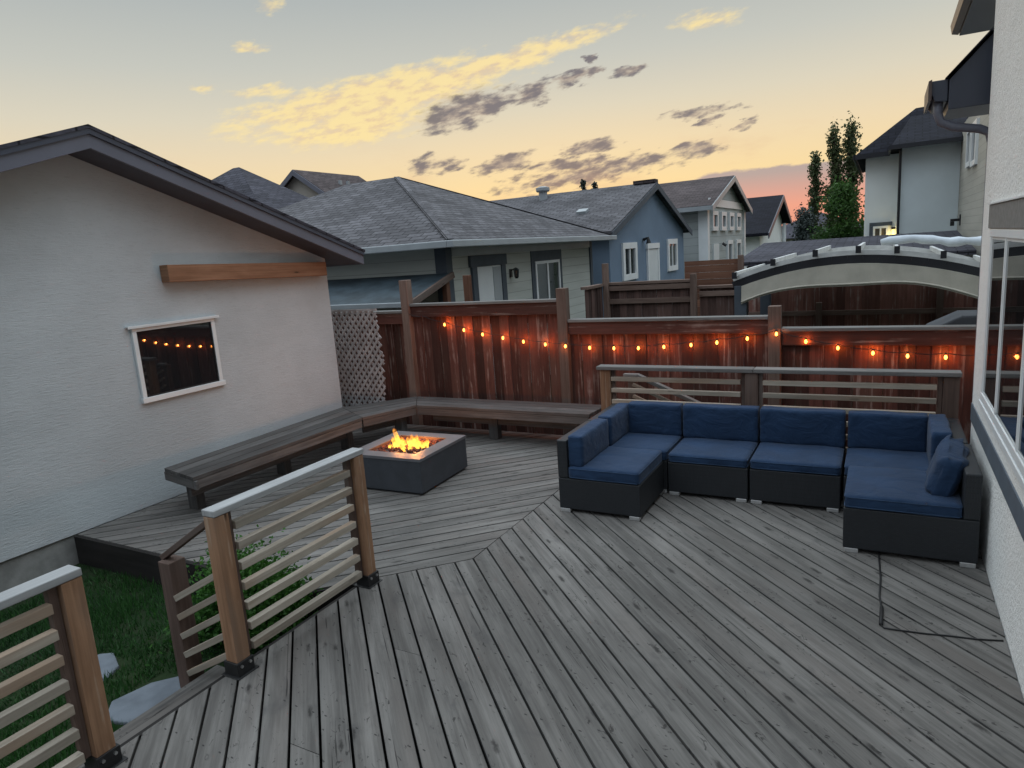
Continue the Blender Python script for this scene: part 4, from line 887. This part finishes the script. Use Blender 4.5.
def blue_garage():
    T = thing('garage', 'slate blue gabled garage with white door between two white windows', 'garage', (-10, 21.4, GZ)); X = -6.5; yl, yr, yc, zc, sl = 17.62, 25.38, 21.5, 4.14, .345
    zt = lambda y: zc-abs(y-yc)*sl-.1
    w = MB(); w.prism([(yl, GZ), (yr, GZ), (yr, zt(yr)), (yc, zt(yc)), (yl, zt(yl))], 'X', X, -13); w.build('wall', M['blue_wall'], T)
    r = MB(); r.prism(chevron(yl-.4, yr+.4, yc, zc, sl, -.02, .07), 'X', X+.22, -13.2); ro = r.build('roof', M['shingle_grey'], T)
    f = MB(); f.prism(chevron(yl-.38, yr+.38, yc, zc, sl, .02, .2), 'X', X+.245, X+.222); f.build('fascia', M['trim_dark'], ro)
    for nm, y0, y1, z0, z1 in (('w', 18.56, 19.82, 1.30, 2.36), ('w', 23.15, 24.35, 1.32, 2.40)):
        win_x(T, X, y0, y1, z0, z1, M['white'], M['glass_far'], .17, .06, True)
    d = MB(); boxX(d, X, 20.98, 21.95, GZ, 2.12, 0, .04); do = d.build('door', M['door_white'], T)
    q = MB(); boxX(q, X, 20.85, 20.975, GZ, 2.13, 0, .06); boxX(q, X, 21.955, 22.08, GZ, 2.13, 0, .06); boxX(q, X, 20.82, 22.1, 2.135, 2.3, 0, .07); q.build('trim', M['white'], do)
    l = MB(); l.tube([(X+.02, 20.55, 2.42), (X+.16, 20.55, 2.46), (X+.18, 20.55, 2.3)], [.05, .05, .08], 8); l.build('wall_lamp', M['metal_black'], T)
    v = MB(); v.tube([(-9.95, 20.95, 3.9), (-9.95, 20.95, 4.2)], .14, 12); v.tube([(-9.95, 20.95, 4.2), (-9.95, 20.95, 4.24), (-9.95, 20.95, 4.33), (-9.95, 20.95, 4.37)], [.2, .23, .23, .1], 12); v.build('roof_vent', M['gutter'], ro, smooth=False)
    v = MB(); v.beam((-7.8, 18.9, 3.3), (-7.8, 19.15, 3.39), .3, .08); v.build('roof_vent', M['gutter'], ro)
    v = MB(); v.beam((X+.2, yc, zc+.05), (X-.5, yc, zc+.05), .34, .1); v.build('ridge_cap', M['shingle_brown'], ro)
blue_garage()
def two_storey():
    T = thing('house', 'grey sided two storey house with brown gable roof and four white framed windows', 'house', (-10, 31, GZ)); X = -6.0; yl, yr, yc, zc, sl = 26.9, 34.9, 30.9, 4.86, .30
    zt = lambda y: zc-abs(y-yc)*sl-.08
    w = MB(); w.prism([(yl, GZ-1), (yr, GZ-1), (yr, zt(yr)), (yc, zt(yc)), (yl, zt(yl))], 'X', X, -14); w.build('wall', M['siding_grey'], T)
    r = MB(); r.prism(chevron(yl-.45, yr+.3, yc, zc, sl, -.02, .10), 'X', X+.3, -14.3); ro = r.build('roof', M['shingle_brown'], T)
    f = MB(); f.prism(chevron(yl-.45, yr+.3, yc, zc, sl, -.0, .22), 'X', X+.34, X+.302); f.box(-14.3, X+.30, yl-.52, yl-.452, zc-4.45*sl-.16, zc-4.45*sl); f.build('fascia', M['gutter'], ro)
    k = MB(); k.box(X, X+.06, yl-.05, yl+.25, GZ-1, 3.55); k.box(X-.3, X-.001, yl-.05, yl-.001, GZ-1, 3.55); k.box(X, X+.06, yr-.3, yr+.02, GZ-1, 3.55); boxX(k, X, yl+.36, yr-.31, 3.55, 3.85, 0, .06); k.build('trim', M['white'], T)
    for i in range(4): win_x(T, X, 27.72+1.66*i, 28.72+1.66*i, 2.62, 3.38, M['white'], M['glass_far'], .16, .08)
    for y in (30.6, 32.6): win_x(T, X, y, y+1.1, .9, 2.2, M['white'], M['glass_far'], .16, .08)
    d = MB(); boxX(d, X, 27.9, 28.9, GZ, 2.1, 0, .05); d.build('door', M['door_white'], T)
    l = MB(); l.tube([(X+.05, 29.6, 2.1), (X+.2, 29.6, 2.0)], .06, 8); l.build('wall_lamp', M['metal_black'], T)
two_storey()
def white_house():
    T = thing('house', 'white walled house with black gable roof left of the tall poplars', 'house', (-10, 43, GZ)); X = -6; yl, yr, yc, zc, sl = 39.6, 48.6, 45.2, 4.62, .36
    zt = lambda y: zc-abs(y-yc)*sl-.1
    w = MB(); w.prism([(yl, GZ-1), (yr, GZ-1), (yr, zt(yr)), (yc, zt(yc)), (yl, zt(yl))], 'X', X, -14); w.build('wall', M['pale_wall'], T)
    r = MB(); r.prism(chevron(yl-.5, yr+.8, yc, zc, sl, -.02, .14), 'X', X+.5, -14.3); ro = r.build('roof', M['shingle_dark'], T)
    f = MB(); f.prism(chevron(yl-.5, yr+.8, yc, zc, sl, 0, .3), 'X', X+.55, X+.502); f.build('fascia', M['navy'], ro)
    p = MB(); p.tube([(X+.2, 48.2, 3.0), (X+.2, 48.2, .5)], .12, 6); p.build('downspout', M['white'], T)
white_house()
def far_house_hip():
    T = thing('house', 'far dark roofed house peeking over the stucco garage ridge, leftmost', 'house', (-20, 17.5, GZ))
    w = MB(); w.box(-23, -16.1, 14.9, 18.0, GZ, 3.75); w.build('wall', M['beige_wall'], T)
    r = MB(); c = [(-23.5, 14.4, 3.75), (-15.6, 14.4, 3.75), (-15.6, 18.4, 3.75), (-23.5, 18.4, 3.75)]; a, b = (-19.75, 17.0, 5.82), (-19.45, 17.0, 5.82)
    r.face([c[0], c[1], b, a]); r.face([c[1], c[2], b]); r.face([c[2], c[3], a, b]); r.face([c[3], c[0], a]); r.face(c[::-1]); r.build('roof', M['shingle_own'], T)
far_house_hip()
def far_house_gable():
    T = thing('house', 'far beige gabled house with grey roof beyond the hip roofed garage', 'house', (-20, 22.5, GZ)); yf = 20.0; xc, zc, sl = -20.0, 6.0, .66
    zt = lambda x: zc-abs(x-xc)*sl-.06
    w = MB(); w.prism([(xc-2.6, GZ), (xc+2.6, GZ), (xc+2.6, zt(xc+2.6)), (xc, zt(xc)), (xc-2.6, zt(xc-2.6))], 'Y', yf+.25, 23.5); w.build('wall', M['beige_wall'], T)
    r = MB(); ch = [(p[0]-20-0, p[1]) for p in chevron(-3.0, 3.0, 0, zc, sl, -.02, .09)]; ch = [(p[0]+20+xc, p[1]) for p in ch]; r.prism(ch, 'Y', yf, 23.8); ro = r.build('roof', M['shingle_brown'], T)
    f = MB(); ch = [(p[0]+xc, p[1]) for p in chevron(-3.0, 3.0, 0, zc, sl, .0, .2)]; f.prism(ch, 'Y', yf-.002, yf-.04); f.build('fascia', M['fascia'], ro)
    for k in (0, .45):
        v = MB(); v.box(-19.22, -19.12, 21.6+k, 21.72+k, 5.45, 5.62); v.build('roof_vent', M['gutter'], ro)
far_house_gable()

# ------------------------------------------------------------------ neighbour house on the right
def right_house():
    T = thing('house', 'tall blue grey house with dark hip roof beyond the gazebo', 'house', (1.5, 22, GZ))
    w = MB(); w.prism([(.295, 20), (1.51, 20), (1.51, 27), (.295, 27)], 'Z', GZ, 4.16); w.build('wall', M['grey_wall'], T)
    w = MB(); w.prism([(-.53, 21.4), (.293, 21.4), (.293, 27), (-.53, 27)], 'Z', GZ, 4.16); w.build('wall', M['pale_wall'], T)
    w = MB(); w.prism([(1.512, 13.8), (6, 13.8), (6, 27), (1.512, 27)], 'Z', GZ, 4.5); w.build('wall', M['siding_tan'], T)
    r = MB(); c = [(-.78, 21.05, 4.2), (.05, 21.05, 4.2), (1.9, 21.05, 4.2), (6, 21.05, 4.2), (6, 27.5, 4.2), (-.78, 27.5, 4.2)]
    a, b = (.62, 22.6, 5.40), (6, 22.6, 5.62)
    r.face([c[0], c[3], b, a]); r.face([c[3], c[4], b]); r.face([c[4], c[5], a, b]); r.face([c[5], c[0], a]); r.face([c[0], c[5], c[4], c[3]]); ro = r.build('roof', M['shingle_dark'], T)
    r = MB(); r.face([(.05, 19.6, 4.19), (2.2, 19.6, 4.23), (2.2, 22.0, 5.12), (.5, 22.0, 5.12)]); r.face([(.05, 19.6, 4.19), (.5, 22, 5.12), (.05, 22, 4.19)]); r.face([(.05, 19.6, 4.19), (.05, 22, 4.19), (2.2, 22, 4.23), (2.2, 19.6, 4.23)]); r.build('lower_roof', M['shingle_dark'], T)
    f = MB(); f.box(-.80, .03, 21.0, 21.045, 4.09, 4.21); f.box(.04, 1.508, 19.55, 19.60, 4.11, 4.21); f.box(-.83, -.785, 21.0, 27.5, 4.09, 4.21); f.box(0, .045, 19.55, 21.0, 4.11, 4.20); f.build('fascia', M['black_metal'], ro)
    f = MB(); f.box(-.78, .03, 21.05, 21.38, 4.165, 4.195); f.box(.05, 1.5, 19.61, 19.99, 4.165, 4.185); f.build('soffit', M['soffit'], ro)
    d = MB(); d.tube([(.26, 19.93, 4.1), (.26, 19.93, GZ)], .032, 8); d.build('downspout', M['black_metal'], T)
    # small window in the set-back wall and lit lamp beside it
    f = MB(); x0, x1, z0, z1, Y = -.31, .05, .9, 2.32, 21.4
    f.box(x0, x1, Y-.05, Y, z1-.06, z1); f.box(x0, x0+.05, Y-.05, Y, z0, z1-.06); f.box(x1-.05, x1, Y-.05, Y, z0, z1-.06); f.box((x0+x1)/2-.02, (x0+x1)/2+.02, Y-.05, Y, z0, z1-.06); fo = f.build('window', M['white'], T)
    q = MB(); q.box(x0+.05, x1-.05, Y-.014, Y-.004, z0, z1-.06); q.build('pane', plain('warm_dim_pane', (.10, .085, .06, 1), .15, .7), fo)
    q = MB(); q.box(x0-.09, x0-.001, Y-.04, Y, z0, z1); q.box(x0-.09, x1+.09, Y-.04, Y, z1+.001, z1+.10); q.build('trim', M['trim_dark'], fo)
    lm = MB(); lm.box(.12, .22, Y-.12, Y, 2.22, 2.27); lo = lm.build('wall_lamp', M['metal_black'], T)
    lm = MB(); lm.tube([(.17, Y-.07, 2.20), (.17, Y-.07, 1.85)], [.03, .05], 8); lm.build('lamp_glass', emis('lit_lamp_glass', (1, .72, .22, 1), 2.2), lo)
    l = bpy.data.lights.new('lamp_light', 'POINT'); l.energy = 5; l.color = (1, .75, .3); l.shadow_soft_size = .06; lo2 = bpy.data.objects.new('lamp_light', l); COL.objects.link(lo2); lo2.parent = T; lo2.location = Vector((.17, Y-.16, 2.0))-ORG[T.name]
    # oblique window in the tan side wall
    X = 1.512; fr = MB()
    for (y0, y1, z0, z1) in ((16.35, 17.2, 3.35, 4.2), (17.4, 18.2, 3.4, 4.2)):
        f = MB(); t_ = .1; d0, d1 = -.05, 0
        boxX(f, X, y0, y1, z0, z0+t_, d0, d1); boxX(f, X, y0, y1, z1-t_, z1, d0, d1); boxX(f, X, y0, y0+t_, z0+t_, z1-t_, d0, d1); boxX(f, X, y1-t_, y1, z0+t_, z1-t_, d0, d1); fo = f.build('window', M['white'], T)
        p = MB(); boxX(p, X, y0+t_, y1-t_, z0+t_, z1-t_, -.02, -.005); p.build('pane', M['glass_far'], fo)
    l = MB(); l.box(X-.2, X-.02, 19.2, 19.26, 2.3, 2.36); l.box(X-.2, X-.12, 19.19, 19.27, 2.2, 2.299); l.box(X-.02, X, 19.15, 19.35, 2.2, 2.45); l.build('wall_lamp', M['metal_black'], T)
right_house()

# ------------------------------------------------------------------ gazebo and back fences
def arch(x): return 2.0-(.118 if x < -.45 else .105)*(x+.45)**2
def gazebo():
    T = thing('gazebo', 'curved roof gazebo with pale rafters and beige canvas valance behind the fence', 'gazebo', (-.4, 12.3, GZ))
    xs = np.linspace(-2.06, 2.1, 22)
    for Y in (11.0, 13.6):
        w = MB(); dk = MB()
        for i in range(21):
            a, b = xs[i], xs[i+1]; w.beam((a, Y, arch(a)-.045), (b, Y, arch(b)-.045), .05, .07); dk.beam((a, Y, arch(a)-.14), (b, Y, arch(b)-.14), .045, .115)
        w.build('front_beam' if Y < 12 else 'rear_beam', M['frost'], T); dk.build('dark_rail', M['black_metal'], T)
    for i, x in enumerate((-2.0, -1.45, -.88, -.33, .14, .68, 1.3, 1.95)):
        z = arch(x); p = MB(); p.beam((x, 10.80, z+.012), (x, 13.7, z+.012), .045, .07); po = p.build('rafter', M['frost'], T, bevel=.004)
        e = MB(); e.box(x-.034, x+.034, 10.76, 10.798, z-.05, z+.05); e.build('end_cap', M['black_metal'], po)
    c = MB(); xs2 = np.linspace(-1.93, 2.0, 30)
    low = lambda x: arch(x)-.485+.03*math.sin(x*3.1)+(.0 if x > -1.5 else (x+1.5)*-.0)
    for i in range(29):
        a, b = xs2[i], xs2[i+1]; ya = lambda x: 10.93+.03*math.sin(x*6)
        p = [(a, ya(a)-.02, low(a)), (b, ya(b)-.02, low(b)), (b, ya(b), arch(b)-.20), (a, ya(a), arch(a)-.20)]; c.face(p)
        q = [(v[0], v[1]+.006, v[2]) for v in p]; c.face(q[::-1])
        c.face([(a, 11.05, arch(a)-.20), (b, 11.05, arch(b)-.20), (b, 13.5, arch(b)-.22), (a, 13.5, arch(a)-.22)])
        c.face([p[3], p[2], (b, 11.05, arch(b)-.20), (a, 11.05, arch(a)-.20)])
        c.face([p[1], p[0], (a, p[0][1]+.006, p[0][2]), (b, p[1][1]+.006, p[1][2])])
    c.build('canvas_valance', M['canvas'], T, smooth=False)
    hm = MB(); hm.tube([(x, 10.905+.03*math.sin(x*6), low(x)+.03) for x in xs2], .016, 6); hm.build('hem', M['canvas'], T, smooth=True)
    for x in (-1.95, 1.98):
        for y in (11.04, 13.56):
            p = MB(); p.box(x-.09, x+.09, y-.07, y+.07, GZ, arch(x)-.19); p.build('post', M['trim_dark'], T, bevel=.006)
gazebo()
r = MB(); pts = [(-.06+.11*k, 12.0+.02*math.sin(k*1.3), 2.03+.075*math.sin(math.pi*min(1, k/9+.12))*.8-.0035*k+.006*math.sin(k*2.1)) for k in range(17)]; r.tube(pts, [.045]+[.062+.009*math.sin(k*1.9)+.006*math.sin(k*4.1) for k in range(15)]+[.05], 12)
tag(r.build('rolled_tarp', M['tarp'], smooth=True, loc=(.5, 12, 2.05)), 'rolled silver tarp lying on top of the gazebo rafters', 'tarp')
def plank_fence(name, label, x0, x1, Y, z, mat, capm, rails=(), horizontal=False, posts=(), ret=None, capz=.05):
    T = thing(name, label, 'fence', ((x0+x1)/2, Y, GZ)); b = MB()
    if horizontal:
        k = GZ
        while k < z-.06: b.box(x0, x1, Y-.012, Y+.012, k, min(z-.05, k+.135)); k += .139
    else:
        x = x0; i = 0
        while x < x1-.03: b.box(x, min(x1, x+.139), Y-.01+(i % 2)*.012, Y+.004+(i % 2)*.012, GZ, z-capz); x += .14; i += 1
    b.build('board_panel', mat, T)
    if capm: c = MB(); c.box(x0-.03, x1+.03, Y-.06, Y+.06, z-capz+.001, z); c.build('cap_rail', capm, T, bevel=.004)
    for rz in rails: c = MB(); c.box(x0, x1, Y-.05, Y-.012, rz-.045, rz+.045); c.build('rail', M['fence_post'], T, bevel=.003)
    for px, pz in posts: p = MB(); p.box(px-.05, px+.05, Y-.11, Y-.013, GZ, pz); p.build('post', M['fence_post'], T, bevel=.004)
    if ret:
        b = MB(); y = Y-.1; i = 0
        while y > ret: b.box(x0-.03+(i % 2)*.012, x0-.015+(i % 2)*.012, y-.139, y, GZ, z-.06); y -= .14; i += 1
        b.build('return_panel', mat, T); c = MB(); c.box(x0-.09, x0+.03, y, Y-.11, z-.058, z-.01); c.build('cap_rail', capm, T)
    return T
plank_fence('wooden_fence', 'dark brown fence corner with pale cap in front of the blue garage', -4.55, -2.95, 12, 1.63, M['fence_dark'], M['fence_post'], (1.52, 1.28), posts=((-4.5, 1.98), (-2.9, 1.72)), ret=11.1)
plank_fence('wooden_fence', 'low dark gate panel with one pale rail left of the gazebo post', -2.83, -2.12, 12.1, 1.50, M['fence_dark'], M['fence_post'], (1.36,))
plank_fence('wooden_fence', 'brown fence of wide horizontal planks below the grey two storey house', -3.62, -2.45, 14.2, 1.92, M['fence_brown'], None, (), True, posts=((-2.5, 1.94),))
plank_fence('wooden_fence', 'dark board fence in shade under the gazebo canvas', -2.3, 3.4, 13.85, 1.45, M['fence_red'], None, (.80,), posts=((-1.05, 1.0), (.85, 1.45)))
def shed():
    T = thing('shed', 'low shed with flat black roof seen just above the gazebo', 'shed', (-1, 16, GZ))
    w = MB(); w.box(-2.5, 1.2, 14.8, 18.2, GZ, 1.68); w.build('wall', M['fence_dark'], T)
    r = MB(); r.prism([(14.5, 1.70), (18.5, 2.02), (18.5, 2.10), (14.5, 1.78)], 'X', -2.7, 1.4); r.build('roof', M['shingle_own'], T)
shed()
c = MB(); c.prism([(.42, 1.17), (.72, 1.32), (1.2, 1.32), (1.3, .2), (.42, .2)], 'Y', 8.4, 8.95); c.prism([(.52, .198), (1.2, .198), (1.2, GZ), (.52, GZ)], 'Y', 8.45, 8.9)
tag(c.build('covered_grill', M['grey_tarp'], bevel=.02, loc=(.8, 8.6, GZ)), 'grey cloth cover with slanted top just over the lowest fence section', 'grill cover')

# ------------------------------------------------------------------ trees
def tree(name, label, cat, x, y, z0, top, rad, mat, n, kind, leaf, group='trees beyond the gazebo'):
    T = thing(name, label, cat, (x, y, z0), group); H = top-z0; P = []; tn = []; tr = MB()
    tr.tube([(x, y, z0), (x+rad*.05, y, z0+H*.4), (x, y, z0+H*.93)], [max(.05, H*.022), H*.013, .015], 8)
    nb = int(26*max(1, H/5)) if kind != 'round' else 60
    for k in range(nb):
        f = (k+.5)/nb
        if kind == 'poplar': f = .08+.92*f; rr = rad*(math.sin(math.pi*min(1, f*.9+.08))**.6)*RNG.uniform(.45, 1.2); a = RNG.uniform(0, 6.28); base = z0+H*(f*.9); tip = Vector((x+rr*math.cos(a), y+rr*math.sin(a), min(top, base+H*.10*RNG.uniform(.5, 1.3)))); sp = rad*.30
        elif kind == 'spruce': f = .04+.94*f; rr = rad*(1-f)**.85*RNG.uniform(.75, 1.15); a = k*2.4; base = z0+H*f; tip = Vector((x+rr*math.cos(a), y+rr*math.sin(a), base-rr*.25)); sp = rad*.12
        else:
            a = RNG.uniform(0, 6.28); f2 = RNG.uniform(.0, 1); rr = rad*math.sqrt(max(.02, 1-(2*f2-.85)**2/1.35))*RNG.uniform(.55, 1.05); base = z0+H*(.1+.8*f2); tip = Vector((x+rr*math.cos(a), y+rr*math.sin(a), z0+H*(.06+.9*f2))); sp = rad*.2
        s0 = Vector((x, y, base)); tr.tube([s0, s0.lerp(tip, .6), tip], [H*.006, H*.004, H*.002], 4)
        m = int(n/nb); tt = np.clip(RNG.beta(2, 1.3, m), 0, 1)[:, None]; ctr = np.array(s0)*(1-tt)+np.array(tip)*tt
        P.append(ctr+RNG.normal(0, 1, (m, 3))*np.array([sp, sp, sp*(1.5 if kind == 'poplar' else .8)])); tn.append(np.clip(RNG.normal(.25+.5*RNG.random(), .18, m), 0, 1))
    P = np.concatenate(P); tn = np.concatenate(tn); tr.build('trunk', M['bark'], T); V, F, t = leaf_quads(P, leaf, tn); arr_mesh('crown', V, F, t, mat, T)
tree('poplar_tree', 'slim dark poplar, shortest and leftmost of the three by the pink sky', 'tree', -2.62, 32, GZ-.5, 5.55, .30, M['leaf_poplar'], 4600, 'poplar', .13)
tree('poplar_tree', 'tall slim poplar standing in the middle of the three', 'tree', -1.93, 32, GZ-.5, 6.45, .36, M['leaf_poplar'], 6000, 'poplar', .13)
tree('poplar_tree', 'tall poplar closest to the blue grey house', 'tree', -1.36, 32.3, GZ-.5, 6.6, .42, M['leaf_poplar'], 6800, 'poplar', .13)
tree('bushy_tree', 'broad bright green bushy tree in front of the poplars', 'tree', -1.42, 27.5, GZ-.5, 4.05, .95, M['leaf_tree'], 9000, 'round', .13)
tree('spruce_tree', 'blue grey spruce at the foot of the poplars', 'tree', -2.75, 29, GZ-.5, 3.2, 1.15, M['needle'], 8000, 'spruce', .11)
tree('spruce_tree', 'taller of two tiny spruce tips above the blue garage ridge', 'tree', -24.4, 60, 0, 8.55, .9, M['needle'], 1500, 'spruce', .3, 'spruce tips on the skyline')
tree('spruce_tree', 'shorter of two tiny spruce tips above the blue garage ridge', 'tree', -23.3, 60, 0, 8.2, .8, M['needle'], 1500, 'spruce', .3, 'spruce tips on the skyline')
def far_right_house():
    T = thing('house', 'distant grey roof just showing between the white house and spruce', 'house', (-4, 62, GZ))
    w = MB(); w.box(-10, 0, 60, 70, GZ-1, 1.9); w.build('wall', M['beige_wall'], T); r = MB(); hip(r, -10.6, .6, 59.4, 70.6, 1.95, 2.0); r.build('roof', M['shingle_own'], T)
far_right_house()

S.render.engine = 'CYCLES'; S.render.resolution_x = 1024; S.render.resolution_y = 768
